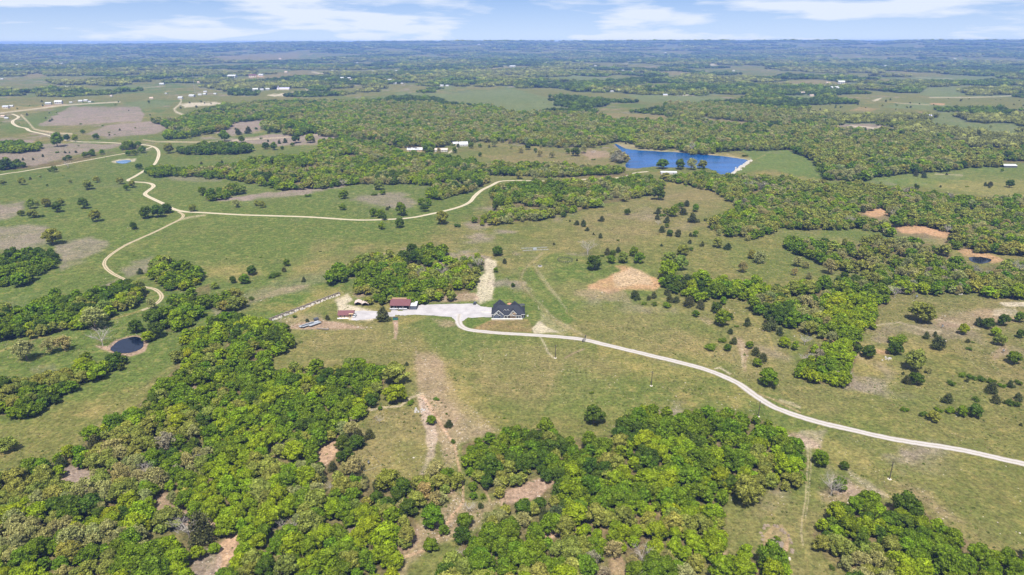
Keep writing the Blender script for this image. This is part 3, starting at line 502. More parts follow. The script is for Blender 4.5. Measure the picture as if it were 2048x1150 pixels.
def ground_mat():
    m = new_mat('grassland'); n = Nodes(m)
    o = n('ShaderNodeOutputMaterial'); d = n('ShaderNodeBsdfDiffuse')
    a = n('ShaderNodeAttribute', attribute_name='soil')
    st = n('ShaderNodeAttribute', attribute_name='stony')
    g = n('ShaderNodeNewGeometry'); P = g.outputs['Position']
    fine = n.noise(.55, 6, P, .78)
    mid = n.noise(.16, 5, P, .6)
    big = n.noise(.03, 4, P, .6)
    k = n.math('ADD', n.math('MULTIPLY', n.ramp(fine, .34, .66), 1.05), .48)
    k2 = n.math('ADD', n.math('MULTIPLY', n.math('SUBTRACT', mid, .5), .85), 1.0)
    k = n.math('MULTIPLY', k, k2)
    # drifts of straw and of green through any sward
    straw = n.mix(n.math('MULTIPLY', n.ramp(mid, .50, .72), .45), a.outputs['Color'], (.200, .140, .052))
    green = n.mix(n.math('MULTIPLY', n.ramp(big, .46, .68), .55), straw, (.070, .088, .020))
    spot = n.noise(.30, 4, P, .7)
    green = n.mix(n.math('MULTIPLY', n.ramp(spot, .53, .67), .28), green, (.195, .150, .066))
    green = n.mix(n.math('MULTIPLY', n.ramp(spot, .47, .36), .50), green, (.066, .082, .020))
    base = n.mix(n.ramp(st.outputs['Fac'], 0.0, .6), green, a.outputs['Color'])
    c = n('ShaderNodeVectorMath', operation='SCALE')
    n.link(base, c.inputs[0]); n.link(k, c.inputs['Scale'])
    # pale stones and dark tufts
    v = n('ShaderNodeTexVoronoi'); v.inputs['Scale'].default_value = 1.5; n.link(P, v.inputs['Vector'])
    vc = n('ShaderNodeSeparateColor'); n.link(v.outputs['Color'], vc.inputs[0])
    thr = n.math('MULTIPLY', n.math('ADD', n.math('MULTIPLY', st.outputs['Fac'], .30), .006), n.ramp(mid, .40, .62))
    stone = n.math('MULTIPLY', n.math('LESS_THAN', vc.outputs[0], thr), n.math('LESS_THAN', v.outputs['Distance'], .42))
    col = n.mix(n.math('MULTIPLY', stone, .7), c.outputs[0], (.37, .315, .25))
    tuft = n.math('MULTIPLY', n.math('GREATER_THAN', vc.outputs[1], .965), n.math('LESS_THAN', v.outputs['Distance'], .48))
    col = n.mix(n.math('MULTIPLY', tuft, .55), col, (.05, .065, .025))
    v2 = n('ShaderNodeTexVoronoi'); v2.inputs['Scale'].default_value = .30; n.link(P, v2.inputs['Vector'])
    vd = n('ShaderNodeSeparateColor'); n.link(v2.outputs['Color'], vd.inputs[0])
    weed = n.math('MULTIPLY', n.math('GREATER_THAN', vd.outputs[1], n.math('SUBTRACT', 1.02, n.math('MULTIPLY', n.ramp(mid, .45, .7), .16))), n.math('LESS_THAN', v2.outputs['Distance'], .32))
    col = n.mix(n.math('MULTIPLY', weed, .6), col, (.045, .062, .022))
    n.link(col, d.inputs['Color'])
    b = n('ShaderNodeBump'); b.inputs['Strength'].default_value = .5; b.inputs['Distance'].default_value = .35
    n.link(n.noise(.55, 4, P, .65), b.inputs['Height']); n.link(b.outputs[0], d.inputs['Normal'])
    n.link(d.outputs[0], o.inputs['Surface'])
    return m

def road_mat(name, edge, track, crown, twotrack):
    m = new_mat(name); n = Nodes(m)
    o = n('ShaderNodeOutputMaterial'); d = n('ShaderNodeBsdfDiffuse')
    a = n('ShaderNodeAttribute', attribute_name='across')
    g = n('ShaderNodeNewGeometry'); P = g.outputs['Position']
    x = n.math('ABSOLUTE', a.outputs['Fac'])
    wob = n.math('MULTIPLY', n.math('SUBTRACT', n.noise(.30, 4, P, .7), .5), .75)
    x = n.math('ADD', x, wob)
    c = n.mix(n.ramp(x, .1, .35), crown, track)
    c = n.mix(n.ramp(x, .66, .98), c, edge)
    f = n.math('ADD', n.math('MULTIPLY', n.math('SUBTRACT', n.noise(1.3, 5, P, .7), .5), .45), 1.0)
    s = n('ShaderNodeVectorMath', operation='SCALE'); n.link(c, s.inputs[0]); n.link(f, s.inputs['Scale'])
    n.link(s.outputs[0], d.inputs['Color']); n.link(d.outputs[0], o.inputs['Surface'])
    return m

def water_mat(name, deep, rough, wave):
    m = new_mat(name); n = Nodes(m)
    o = n('ShaderNodeOutputMaterial'); p = n('ShaderNodeBsdfPrincipled')
    g = n('ShaderNodeNewGeometry'); P = g.outputs['Position']
    mp = n('ShaderNodeMapping'); mp.inputs['Scale'].default_value = (1.0, .45, 1.0); n.link(P, mp.inputs['Vector'])
    mq = n('ShaderNodeMapping'); mq.inputs['Scale'].default_value = (.010, .035, 1.0); n.link(P, mq.inputs['Vector'])
    big = n.noise(1.0, 5, mq.outputs[0], .62)
    c = n.mix(n.ramp(big, .36, .66), tuple(x * .62 for x in deep), tuple(min(1, x * 1.65) for x in deep))  # wind patches of reflection painted as lighter and darker streaks
    n.link(c, p.inputs['Base Color'])
    p.inputs['Roughness'].default_value = rough
    p.inputs['IOR'].default_value = 1.33
    p.inputs['Specular IOR Level'].default_value = .30
    b = n('ShaderNodeBump'); b.inputs['Strength'].default_value = wave; b.inputs['Distance'].default_value = .3
    n.link(n.noise(.9, 3, mp.outputs[0]), b.inputs['Height']); n.link(b.outputs[0], p.inputs['Normal'])
    n.link(p.outputs[0], o.inputs['Surface'])
    return m

def leaf_mat(name, instancer, translucent=.24, clump=False):
    m = new_mat(name); n = Nodes(m)
    o = n('ShaderNodeOutputMaterial')
    if instancer:
        a = n('ShaderNodeAttribute', attribute_name='tint', attribute_type='INSTANCER'); base = a.outputs['Color']
    else:
        base = n('ShaderNodeObjectInfo').outputs['Color']
    g = n('ShaderNodeNewGeometry')
    r = g.outputs['Random Per Island']
    k = n.math('ADD', n.math('MULTIPLY', r, .90), .55)
    cl = n('ShaderNodeAttribute', attribute_name='shade')           # one value for each bough: young or old leaves; inner cores darkened as shade
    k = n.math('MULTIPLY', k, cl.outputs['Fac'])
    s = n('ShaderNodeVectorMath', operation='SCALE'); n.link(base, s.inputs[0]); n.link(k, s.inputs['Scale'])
    warm = n.mix(n.math('MULTIPLY', n.ramp(r, .82, 1.0), .30), s.outputs[0], (.26, .25, .08))
    d = n('ShaderNodeBsdfDiffuse'); n.link(warm, d.inputs['Color'])
    t = n('ShaderNodeBsdfTranslucent')
    yl = n.mix(1.0, warm, (1.10, 1.15, .60), 'MULTIPLY')
    n.link(yl, t.inputs['Color'])
    mxs = n('ShaderNodeMixShader'); mxs.inputs[0].default_value = translucent
    n.link(d.outputs[0], mxs.inputs[1]); n.link(t.outputs[0], mxs.inputs[2])
    n.link(mxs.outputs[0], o.inputs['Surface'])
    return m

M = {}
M['ground'] = ground_mat()
M['pale'] = road_mat('pale_crushed_rock', (.18, .155, .095), (.355, .325, .30), (.285, .252, .215), False)
M['cream'] = road_mat('cream_caliche', (.17, .15, .08), (.40, .345, .25), (.30, .255, .165), False)
M['sand'] = road_mat('sandy_track', (.165, .135, .07), (.35, .29, .19), (.18, .15, .08), True)
M['lot'] = simple_mat('gravel_lot', (.318, .294, .290), .9, .42, .16)
M['lake'] = water_mat('lake_water', (.003, .046, .150), .18, .35)  # blue of the reflected sky is put into the water's base colour
M['pond'] = water_mat('pond_water', (.006, .010, .022), .10, .08)
M['small_pond'] = water_mat('small_pond_water', (.05, .11, .19), .2, .1)
M['bark'] = simple_mat('bark', (.13, .10, .075), .9, .4, 3.0)
M['dead_wood'] = simple_mat('dead_wood', (.34, .30, .26), .9, .35, 3.0)
M['leaf'] = leaf_mat('leaves', False)
M['leaf_i'] = leaf_mat('leaves_of_the_woods', True)

# ------------------------------------------------------------------ tagging and linking
def mesh_from(name, verts, faces, mat=None, smooth_shade=False):
    me = bpy.data.meshes.new(name)
    verts = np.asarray(verts, np.float32)
    if isinstance(faces, np.ndarray):
        nf, k = faces.shape
        me.vertices.add(len(verts)); me.vertices.foreach_set('co', verts.ravel())
        me.loops.add(nf * k); me.loops.foreach_set('vertex_index', faces.astype(np.int32).ravel())
        me.polygons.add(nf); me.polygons.foreach_set('loop_start', np.arange(0, nf * k, k, dtype=np.int32))
        me.update(calc_edges=True)
    else:
        me.from_pydata([tuple(v) for v in verts], [], faces)
    if mat is not None:
        me.materials.append(mat)
    if smooth_shade:
        me.polygons.foreach_set('use_smooth', np.ones(len(me.polygons), bool))
    return me

def add_attr(me, name, data, typ='FLOAT', dom='POINT'):
    a = me.attributes.new(name, typ, dom)
    data = np.asarray(data, np.float32)
    a.data.foreach_set('color' if typ == 'FLOAT_COLOR' else 'vector' if typ == 'FLOAT_VECTOR' else 'value', data.ravel())

def obj(name, me, parent=None, label=None, cat=None, group=None, kind=None, loc=None, rotz=None, scale=None):
    o = bpy.data.objects.new(name, me)
    COL.objects.link(o)
    if parent is not None: o.parent = parent
    if loc is not None: o.location = loc
    if rotz is not None: o.rotation_euler = (0, 0, rotz)
    if scale is not None: o.scale = scale
    if label: o['label'] = label
    if cat: o['category'] = cat
    if group: o['group'] = group
    if kind: o['kind'] = kind
    return o

def thing(name, label, cat, loc=(0, 0, 0), rotz=0.0, group=None, scale=None):
    return obj(name, None, None, label, cat, group, None, loc, rotz, scale)

class Solid:
    """gathers boxes, slabs and tubes into one mesh"""
    def __init__(self):
        self.v = []; self.f = []
    def add(self, vs, fs):
        n = len(self.v)
        self.v += [tuple(map(float, p)) for p in vs]
        self.f += [tuple(i + n for i in q) for q in fs]
        return self
    def box(self, x0, x1, y0, y1, z0, z1):
        vs = [(x0,y0,z0),(x1,y0,z0),(x1,y1,z0),(x0,y1,z0),(x0,y0,z1),(x1,y0,z1),(x1,y1,z1),(x0,y1,z1)]
        return self.add(vs, [(0,3,2,1),(4,5,6,7),(0,1,5,4),(1,2,6,5),(2,3,7,6),(3,0,4,7)])
    def hexa(self, vs):
        return self.add(vs, [(0,3,2,1),(4,5,6,7),(0,1,5,4),(1,2,6,5),(2,3,7,6),(3,0,4,7)])
    def slab(self, quad, t):
        """a thick sheet under a quad (upper face given counter-clockwise from above)"""
        q = [Vector(p) for p in quad]
        nn = (q[1] - q[0]).cross(q[3] - q[0]).normalized()
        lo = [p - nn * t for p in q]
        return self.hexa([*lo, *q])
    def prism(self, poly, z0, z1):
        n = len(poly)
        vs = [(x, y, z0) for x, y in poly] + [(x, y, z1) for x, y in poly]
        fs = [tuple(range(n - 1, -1, -1)), tuple(range(n, 2 * n))]
        fs += [(i, (i + 1) % n, n + (i + 1) % n, n + i) for i in range(n)]
        return self.add(vs, fs)
    def wedge(self, tri, y0, y1, swap=False):
        """triangle (x,z) swept along y (or (y,z) along x)"""
        P = [(x, y0, z) for x, z in tri] + [(x, y1, z) for x, z in tri]
        if swap: P = [(y, x, z) for x, y, z in P]
        return self.add(P, [(0,1,2),(5,4,3),(0,3,4,1),(1,4,5,2),(2,5,3,0)])
    def tube(self, pts, radii, n=6, cap=True):
        pts = [Vector(p) for p in pts]
        rings = []
        for i, p in enumerate(pts):
            d = (pts[min(i + 1, len(pts) - 1)] - pts[max(i - 1, 0)]).normalized()
            u = d.cross(Vector((.31, .17, .93)))
            if u.length < .05: u = d.cross(Vector((1, 0, 0)))
            u.normalize(); w = d.cross(u)
            r = radii[i] if hasattr(radii, '__len__') else radii
            rings.append([p + (u * math.cos(2 * math.pi * k / n) + w * math.sin(2 * math.pi * k / n)) * r for k in range(n)])
        vs = [q for r in rings for q in r]
        fs = []
        for i in range(len(rings) - 1):
            for k in range(n):
                a = i * n + k; b = i * n + (k + 1) % n
                fs.append((a, b, b + n, a + n))
        if cap:
            fs.append(tuple(range(n - 1, -1, -1))); fs.append(tuple((len(rings) - 1) * n + k for k in range(n)))
        return self.add(vs, fs)
    def disc(self, c, r, h, n=14, r2=None):
        r2 = r if r2 is None else r2
        vs = [(c[0] + r * math.cos(2 * math.pi * k / n), c[1] + r * math.sin(2 * math.pi * k / n), c[2]) for k in range(n)]
        vs += [(c[0] + r2 * math.cos(2 * math.pi * k / n), c[1] + r2 * math.sin(2 * math.pi * k / n), c[2] + h) for k in range(n)]
        return self.add(vs, [tuple(range(n - 1, -1, -1)), tuple(range(n, 2 * n))] + [(k, (k + 1) % n, n + (k + 1) % n, n + k) for k in range(n)])
    def wheel(self, c, r, w, axis='y', n=12):
        vs = []
        for s in (-w / 2, w / 2):
            for k in range(n):
                a = 2 * math.pi * k / n
                if axis == 'y': vs.append((c[0] + r * math.cos(a), c[1] + s, c[2] + r * math.sin(a)))
                else: vs.append((c[0] + s, c[1] + r * math.cos(a), c[2] + r * math.sin(a)))
        return self.add(vs, [tuple(range(n)), tuple(range(2 * n - 1, n - 1, -1))] + [(k, n + k, n + (k + 1) % n, (k + 1) % n) for k in range(n)])
    def build(self, name, mat, parent=None, **kw):
        return obj(name, mesh_from(name, self.v, self.f, mat), parent, **kw)
    def mesh(self, name, mat):
        return mesh_from(name, self.v, self.f, mat)

# ------------------------------------------------------------------ the ground: one sheet to the horizon
SOIL = dict(LUSH=(0.066,0.095,0.019), GREEN=(0.098,0.120,0.045), OLIVE=(0.104,0.101,0.029), DRY=(0.147,0.116,0.050), STRAW=(0.200,0.152,0.056), MAUVE=(0.183,0.139,0.117), PINK=(0.230,0.155,0.109), SAND=(0.310,0.249,0.163), CALICHE=(0.340,0.286,0.205), CLAY=(0.311,0.200,0.126), ORANGE=(0.297,0.174,0.095), GRAVEL=(0.320,0.240,0.196), SCRUB=(0.141,0.109,0.077), FLOOR=(0.104,0.073,0.040), TANLAWN=(0.172,0.116,0.055), DAM=(0.077,0.112,0.026))
STONY = dict(PINK=.7, SAND=.6, CALICHE=.8, CLAY=.6, ORANGE=.35, GRAVEL=1.0, SCRUB=.4, MAUVE=.35, STRAW=.25, DRY=.18)
OPEN_V_U = np.array([-800, 0, 140, 300, 365, 420, 700, 900, 1200, 1380, 1700, 1850, 2048, 2900], float)
OPEN_V_V = np.array([205, 205, 203, 203, 228, 224, 240, 214, 236, 246, 252, 290, 300, 300], float)

def far_wood(x, y, u, v):
    """1 where the far country is wooded"""
    m = v < np.interp(u, OPEN_V_U, OPEN_V_V)
    for poly, _s in FIELDS:
        P = np.array(poly, float)
        b = m & (u > P[:, 0].min()) & (u < P[:, 0].max()) & (v > P[:, 1].min()) & (v < P[:, 1].max())
        if b.any():
            idx = np.nonzero(b)
            m[idx] &= ~inside(poly, u[idx], v[idx])
    d = np.hypot(x, y)
    glade = (fbm(x, y, 750.0, 61, 4, .55) > .572) & (d > 2300)
    glade2 = (fbm(x, y, 260.0, 71, 3, .55) > .62) & (d > 1900)
    return m & ~glade & ~glade2

def ground():
    u_in = np.arange(-48, 2097, 2.6)
    u_l = -48 - 14 * np.cumsum(np.linspace(1, 4, 26)); u_r = 2096 + 14 * np.cumsum(np.linspace(1, 4, 26))
    U = np.concatenate([u_l[::-1], u_in, u_r])
    vs = np.concatenate([np.arange(1420, 1164, -14.0), np.arange(1162, 300, -2.1), np.arange(300, 100, -1.0), np.arange(100, 91, -.5)])
    yy = at(np.full_like(vs, 1024.0), vs)[1]
    Y = np.concatenate([[-120, -60, -20, 20, 60, 90], yy[yy > 100], np.linspace(11300, 14600, 26), [15000, 15600, 16500]])
    Y = np.unique(Y)
    zc = np.maximum(Y * CP + CAM_H * SP, 130.0)
    X = (U[None, :] - 1024) / F_PX * zc[:, None]
    YY = np.repeat(Y[:, None], len(U), 1)
    x = X.ravel(); y = YY.ravel()
    z = height(x, y)
    d = np.hypot(x, y)
    z = z - smooth(15200, 16500, d) * 160
    nr, nc = X.shape
    i = np.arange(nr - 1)[:, None] * nc + np.arange(nc - 1)[None, :]
    faces = np.stack([i, i + 1, i + nc + 1, i + nc], -1).reshape(-1, 4)
    u, v = to_px(x, np.maximum(y, 60.0), 0 * x)
    v = np.where(y < 60, 1400.0, v)
    soil = np.empty((len(x), 3)); stony = np.zeros(len(x))
    n4 = fbm(x, y, 24.0, 4, 4, .6); n5 = fbm(x, y, 95.0, 6, 4, .6)
    n1 = fbm(x, y, 160.0, 1, 4); n2 = fbm(x, y, 55.0, 2, 4); n3 = fbm(x, y, 420.0, 3, 3)
    C = {k: np.array(c) for k, c in SOIL.items()}
    w1 = smooth(.38, .66, n1)[:, None]; w2 = smooth(.44, .70, n2)[:, None]
    soil[:] = C['OLIVE'] * (1 - w1) + C['LUSH'] * w1
    soil[:] = soil * (1 - .5 * w2) + C['DRY'] * .5 * w2
    w3 = (smooth(.54, .72, n4) * smooth(.40, .62, n5))[:, None]
    soil[:] = soil * (1 - .60 * w3) + C['STRAW'] * .60 * w3
    w4 = (smooth(.55, .70, fbm(x, y, 38.0, 8, 4, .6)) * smooth(.50, .64, fbm(x, y, 140.0, 12, 3)))[:, None]
    soil[:] = soil * (1 - .65 * w4) + C['MAUVE'] * .65 * w4
    stony[:] = .5 * w4[:, 0]
    fw = far_wood(x, y, u, v)
    farm = (v < 240)
    soil[fw] = np.array([.085, .100, .045]) * (.7 + .6 * n2[fw])[:, None]
    soft_k = np.clip((v - 75) / 260.0, .10, 1.6)
    wob = (fbm(x, y, 14.0, 9, 3) - .5) * 2 + (fbm(x, y, 45.0, 10, 2) - .5) * 1.6
    def paint(mask_d, soft, name, amount, idx):
        t = np.clip(.5 - (mask_d / soft), 0, 1)
        t = t * t * (3 - 2 * t) * amount
        soil[idx] = soil[idx] * (1 - t[:, None]) + C[name] * t[:, None]
        stony[idx] = stony[idx] * (1 - t) + STONY.get(name, 0.0) * t
    def area(poly, name, amount, soft):
        P = stretch(poly)
        pad = soft * 2.5 + 4
        idx = np.nonzero((u > P[:, 0].min() - pad) & (u < P[:, 0].max() + pad) & (v > P[:, 1].min() - pad) & (v < P[:, 1].max() + pad))[0]
        if not len(idx): return
        dd = seg_dist(P, u[idx], v[idx])
        dd = np.where(inside(poly, u[idx], v[idx]), -dd, dd) + wob[idx] * (soft * .6 + 1.8 * soft_k[idx])
        paint(dd, soft * 1.3, name, amount * (np.clip(.45 + 1.0 * n4[idx], .4, 1.0) if name not in ('ORANGE', 'CALICHE') else np.clip(.7 + .6 * n4[idx], .6, 1.0)), idx)
    for poly, s in FIELDS: area(poly, s, .9, 1.6)
    big = [p for p in PATCHES if p[3] > 14]; small = [p for p in PATCHES if p[3] <= 14]
    for p in big: area(*p)
    for _n, poly, _d, _t in WOODS:
        vv = np.mean([q[1] for q in poly])
        area(poly, 'FLOOR', .8, 4.0 if vv > 400 else 1.5)
    for p in CLEARINGS[:14]: area(p, 'PINK' , .25, 4.0)
    for p in small: area(*p)
    for pts, half, s, amount in TRAILS:
        P = np.array(pts, float)
        pad = half * 4 + 4
        idx = np.nonzero((u > P[:, 0].min() - pad) & (u < P[:, 0].max() + pad) & (v > P[:, 1].min() - pad) & (v < P[:, 1].max() + pad))[0]
        if not len(idx): continue
        dd = seg_dist(P, u[idx], v[idx], False) - half * 1.1 + wob[idx] * half * .35
        paint(dd, half * .9 + 1.2, s, amount, idx)
    # grass drifts inside every patch
    soil *= (.86 + .28 * fbm(x, y, 7.0, 15, 3))[:, None]
    soil *= (.90 + .20 * n3)[:, None]
    me = mesh_from('ground', np.stack([x, y, z], 1), faces, M['ground'], True)
    add_attr(me, 'soil', np.concatenate([np.clip(soil, .01, .9), np.ones((len(x), 1))], 1), 'FLOAT_COLOR')
    add_attr(me, 'stony', stony)
    obj('ground', me, kind='structure', label='rolling grassland with scrub and bare earth')
ground()

# ------------------------------------------------------------------ water
def sheet(name, poly, z, mat, rounds=2, **kw):
    P = np.array(poly, float)
    if rounds == 0:                               # ragged gravel edge
        P = np.concatenate([P[i] + (P[(i + 1) % len(P)] - P[i]) * (np.arange(6) / 6)[:, None] + rng.normal(0, .35, (6, 2)) for i in range(len(P))])
    for _ in range(rounds):                       # corner cutting keeps the outline soft
        Q = np.roll(P, -1, 0)
        P = np.stack([.75 * P + .25 * Q, .25 * P + .75 * Q], 1).reshape(-1, 2)
        P = P + rng.normal(0, .55, P.shape) * np.array([1.0, .45]) * min(1.0, np.ptp(P[:, 0]) / 60)
    x, y = at(P[:, 0], P[:, 1])
    bm = bmesh.new()
    vs = [bm.verts.new((a, b, z)) for a, b in zip(x, y)]
    f = bm.faces.new(vs)
    if f.normal.z < 0: f.normal_flip()
    bm.normal_update()
    bmesh.ops.triangulate(bm, faces=bm.faces[:])
    bmesh.ops.recalc_face_normals(bm, faces=bm.faces[:])
    me = bpy.data.meshes.new(name); bm.to_mesh(me); bm.free()
    if sum(p.normal.z for p in me.polygons) < 0: me.flip_normals()
    me.materials.append(mat)
    return obj(name, me, **kw)

def lift(poly, dz=.12):
    x, y = at(np.array([p[0] for p in poly]), np.array([p[1] for p in poly]))
    return float(np.max(height(x, y))) + dz
sheet('lake', LAKE, lift(LAKE), M['lake'], kind='structure', label='blue reservoir held by a grassy dam')
sheet('pond', POND, lift(POND), M['pond'], kind='structure', label='dark stock pond with a bare bank')
sheet('pond', SMALL_POND, lift(SMALL_POND), M['small_pond'], kind='structure', label='small pale blue pond in the green pasture')
sheet('pond', RIGHT_POND, lift(RIGHT_POND), M['pond'], kind='structure', label='small blue pond under an orange bank')
sheet('gravel_lot', LOT, lift(LOT, .07), M['lot'], 0, kind='structure', label='pale crushed rock yard between house and barn')
sheet('gravel_lot', APRON, lift(APRON, .066), M['lot'], 0, kind='structure', label='pale crushed rock apron beside the cabin')

# ------------------------------------------------------------------ roads
def spline(P, step):
    P = np.asarray(P, float)
    r = []
    Q = np.vstack([2 * P[0] - P[1], P, 2 * P[-1] - P[-2]])
    for i in range(1, len(Q) - 2):
        a, b, c, d = Q[i - 1], Q[i], Q[i + 1], Q[i + 2]
        n = max(2, int(np.hypot(*(c - b)) / step))
        for t in np.linspace(0, 1, n, endpoint=False):
            r.append(.5 * ((2 * b) + (c - a) * t + (2 * a - 5 * b + 4 * c - d) * t * t + (3 * b - a - 3 * c + d) * t ** 3))
    r.append(P[-1])
    return np.array(r)

for name, kind, pts, width in ROADS:
    pts = np.array(pts, float)
    x, y = at(pts[:, 0], pts[:, 1])
    c = spline(np.stack([x, y], 1), 3.5)
    t = np.gradient(c, axis=0); t /= np.maximum(np.linalg.norm(t, axis=1), 1e-6)[:, None]
    nrm2 = np.stack([-t[:, 1], t[:, 0]], 1)
    wid = width * (.92 + .22 * fbm(c[:, 0], c[:, 1], 22.0, 33, 3))
    ac = np.linspace(-1, 1, 7)
    jit = (fbm(c[:, 0] + 400, c[:, 1], 5.0, 35, 2) - .5) * .35
    vx = c[:, None, :] + nrm2[:, None, :] * (ac[None, :, None] * (wid * .5)[:, None, None])
    vx[:, 0] -= nrm2 * (jit * 2)[:, None]; vx[:, -1] += nrm2 * (np.roll(jit, 7) * 2)[:, None]
    z = height(vx[..., 0], vx[..., 1]) + .10 - .05 * np.abs(ac)[None, :]
    V = np.concatenate([vx, z[..., None]], -1).reshape(-1, 3)
    nr = len(c); i = np.arange(nr - 1)[:, None] * 7 + np.arange(6)[None, :]
    F = np.stack([i, i + 1, i + 8, i + 7], -1).reshape(-1, 4)[:, ::-1]
    me = mesh_from(name, V, F, M[kind], True)
    if me.polygons[0].normal.z < 0: me.flip_normals()
    add_attr(me, 'across', np.tile(ac, nr))
    obj(name, me, kind='structure')

# white riprap along the water side of the dam
x, y = at(np.array([1502, 1481, 1461]), np.array([321, 335, 350]))
c = spline(np.stack([x, y], 1), 2.5)
s = Solid()
for p in c:
    for k in range(3):
        a, b = p[0] + rng.normal(0, 1.6), p[1] + rng.normal(0, 1.2)
        r = rng.uniform(.8, 1.7); q = rng.uniform(0, 3)
        s.disc((a, b, 0), r, rng.uniform(.8, 1.5), 5, r * .55)
M['riprap'] = simple_mat('white_riprap', (.40, .365, .31), .9, .25, .5)
s.build('riprap', M['riprap'], kind='stuff', label='white rock facing along the edge of the dam')

# ------------------------------------------------------------------ haze
def haze():
    m = new_mat('haze'); n = Nodes(m)
    o = n('ShaderNodeOutputMaterial'); p = n('ShaderNodeVolumePrincipled')
    p.inputs['Color'].default_value = (.24, .41, .86, 1)
    p.inputs['Density'].default_value = HAZE
    p.inputs['Anisotropy'].default_value = -0.2
    n.link(p.outputs[0], o.inputs['Volume'])
    s = Solid().box(-26000, 26000, -400, 17200, -165, 186)
    o = s.build('haze', m, kind='stuff')
HAZE = 7.2e-5
haze()
# ------------------------------------------------------------------ far houses (photograph x, y of the foot, width px, style)
FAR_HOUSES = '''33,132,7,w;43,132,6,w;122,130,6,w;133,176,8,w;160,204,9,w;171,203,10,w;179,205,7,w;141,206,6,w;115,208,16,w;95,209,12,w;10,217,14,g;22,214,8,w;222,193,6,p;323,170,10,w;332,188,6,w;302,198,8,t;5,235,10,t;12,238,8,w;3,159,6,w;463,155,20,w;504,154,16,r;521,152,10,w;572,146,7,t;404,164,12,w;397,166,7,t;510,182,12,w;523,181,8,w;535,180,9,w;582,175,10,g;360,198,10,w;383,194,12,w;399,191,8,w;409,190,8,w;430,189,7,w;410,185,8,g;654,162,10,w;676,156,7,w;684,158,8,w;691,156,7,w;698,158,7,w;702,161,6,t;709,157,6,w;719,156,6,w;712,127,8,w;665,142,5,w;779,162,9,w;775,160,6,w;789,164,6,w;790,168,7,w;804,168,6,g;884,173,8,w;894,173,7,w;793,143,5,w;746,144,6,w;1066,169,9,w;1054,170,6,t;1041,176,9,g;1025,136,13,w;877,122,8,w;902,124,4,w;908,125,4,w;915,125,4,w;958,106,6,w;1092,129,7,w;1117,126,6,w;1246,142,5,w;1264,146,6,w;1245,163,7,w;1412,188,10,w;1331,192,10,g;1151,141,5,w;1468,141,5,w;1191,133,5,w;1236,117,5,w;1296,119,4,w;1506,202,5,w;1208,182,8,w;1224,184,7,w;1624,193,10,t;1647,196,12,w;1606,188,9,p;1670,180,20,w;1684,168,14,w;1657,168,9,t;1632,140,5,w;1645,140,5,w;1772,132,6,w;1721,137,5,w;1762,152,7,w;1699,154,6,w;1828,263,14,w;1811,249,12,w;1857,265,8,w;1771,250,4,w;1858,237,16,v;1930,280,8,w;2014,265,6,t;188,104,10,w;830,134,5,w;560,121,5,t;1330,113,5,w;1480,122,5,w;1910,120,5,w'''
FAR_PX = []
for s in FAR_HOUSES.split(';'):
    a, b, c_, _k = s.split(','); FAR_PX.append((float(a), float(b), float(c_)))
for a, b, c_ in ((828, 303, 34), (882, 303, 28), (910, 291, 14), (926, 293, 18), (1338, 349, 34), (2022, 335, 26), (566, 180, 26), (555, 178, 6)): FAR_PX.append((a, b, c_))
# ------------------------------------------------------------------ trees: meshes one unit wide and one unit high
def ico(sub=1):
    bm = bmesh.new(); bmesh.ops.create_icosphere(bm, subdivisions=sub, radius=1.0)
    v = np.array([p.co[:] for p in bm.verts]); f = np.array([[q.index for q in p.verts] for p in bm.faces]); bm.free()
    return v, f
ICO_V, ICO_F = ico(1)

def leaf_quads(r, cen, nor, size, flat=1.0):
    n = len(cen)
    nor = nor / np.maximum(np.linalg.norm(nor, axis=1), 1e-6)[:, None]
    rnd = r.normal(size=(n, 3))
    t = np.cross(nor, rnd); t /= np.maximum(np.linalg.norm(t, axis=1), 1e-6)[:, None]
    b = np.cross(nor, t)
    s = size[:, None]; k = r.uniform(.55, 1.0, (n, 1)) * flat
    v = np.stack([cen + t * s, cen + b * s * k + nor * s * .15, cen - t * s, cen - b * s * k - nor * s * .1], 1)
    return v.reshape(-1, 3), np.arange(n * 4).reshape(-1, 4)

def lobed_crown(name, seed, mat, lobes, n_leaf, leaf, core=.80, tilt=.55, squash=(1, 1, 1)):
    """lobes: (x, y, z, radius xy, radius z); leaf clusters on each bough plus a solid core whose colour is darkened as inner shade"""
    r = np.random.default_rng(seed)
    Lb = np.array(lobes, float)
    area = Lb[:, 3] * Lb[:, 3]
    pick = r.choice(len(Lb), n_leaf, p=area / area.sum())
    d = r.normal(size=(n_leaf, 3)); d[:, 2] += .25
    d /= np.linalg.norm(d, axis=1)[:, None]
    rad = r.uniform(.80, 1.10, n_leaf) + .10 * np.sin(9 * d[:, 0] + 7 * d[:, 1] + seed)
    cen = Lb[pick, :3] + d * rad[:, None] * Lb[pick][:, [3, 3, 4]]
    nor = d + r.normal(size=(n_leaf, 3)) * tilt
    size = leaf * r.uniform(.6, 1.35, n_leaf)
    V, F = leaf_quads(r, cen, nor, size)
    bough = r.uniform(.70, 1.25, len(Lb))
    shade = np.repeat(bough[pick], 4)
    vs = [V]; fs = [list(map(tuple, F))]; off = len(V); sh = [shade]
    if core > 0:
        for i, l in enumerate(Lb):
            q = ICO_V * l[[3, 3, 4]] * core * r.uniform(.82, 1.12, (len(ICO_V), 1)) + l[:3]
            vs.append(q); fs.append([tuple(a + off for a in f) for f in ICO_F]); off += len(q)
            sh.append(np.full(len(q), bough[i] * .8))  # core tone lowered: shade inside the crown painted in
    V = np.concatenate(vs)
    me = mesh_from(name, V, [f for g in fs for f in g], mat)
    add_attr(me, 'shade', np.concatenate(sh))
    return me

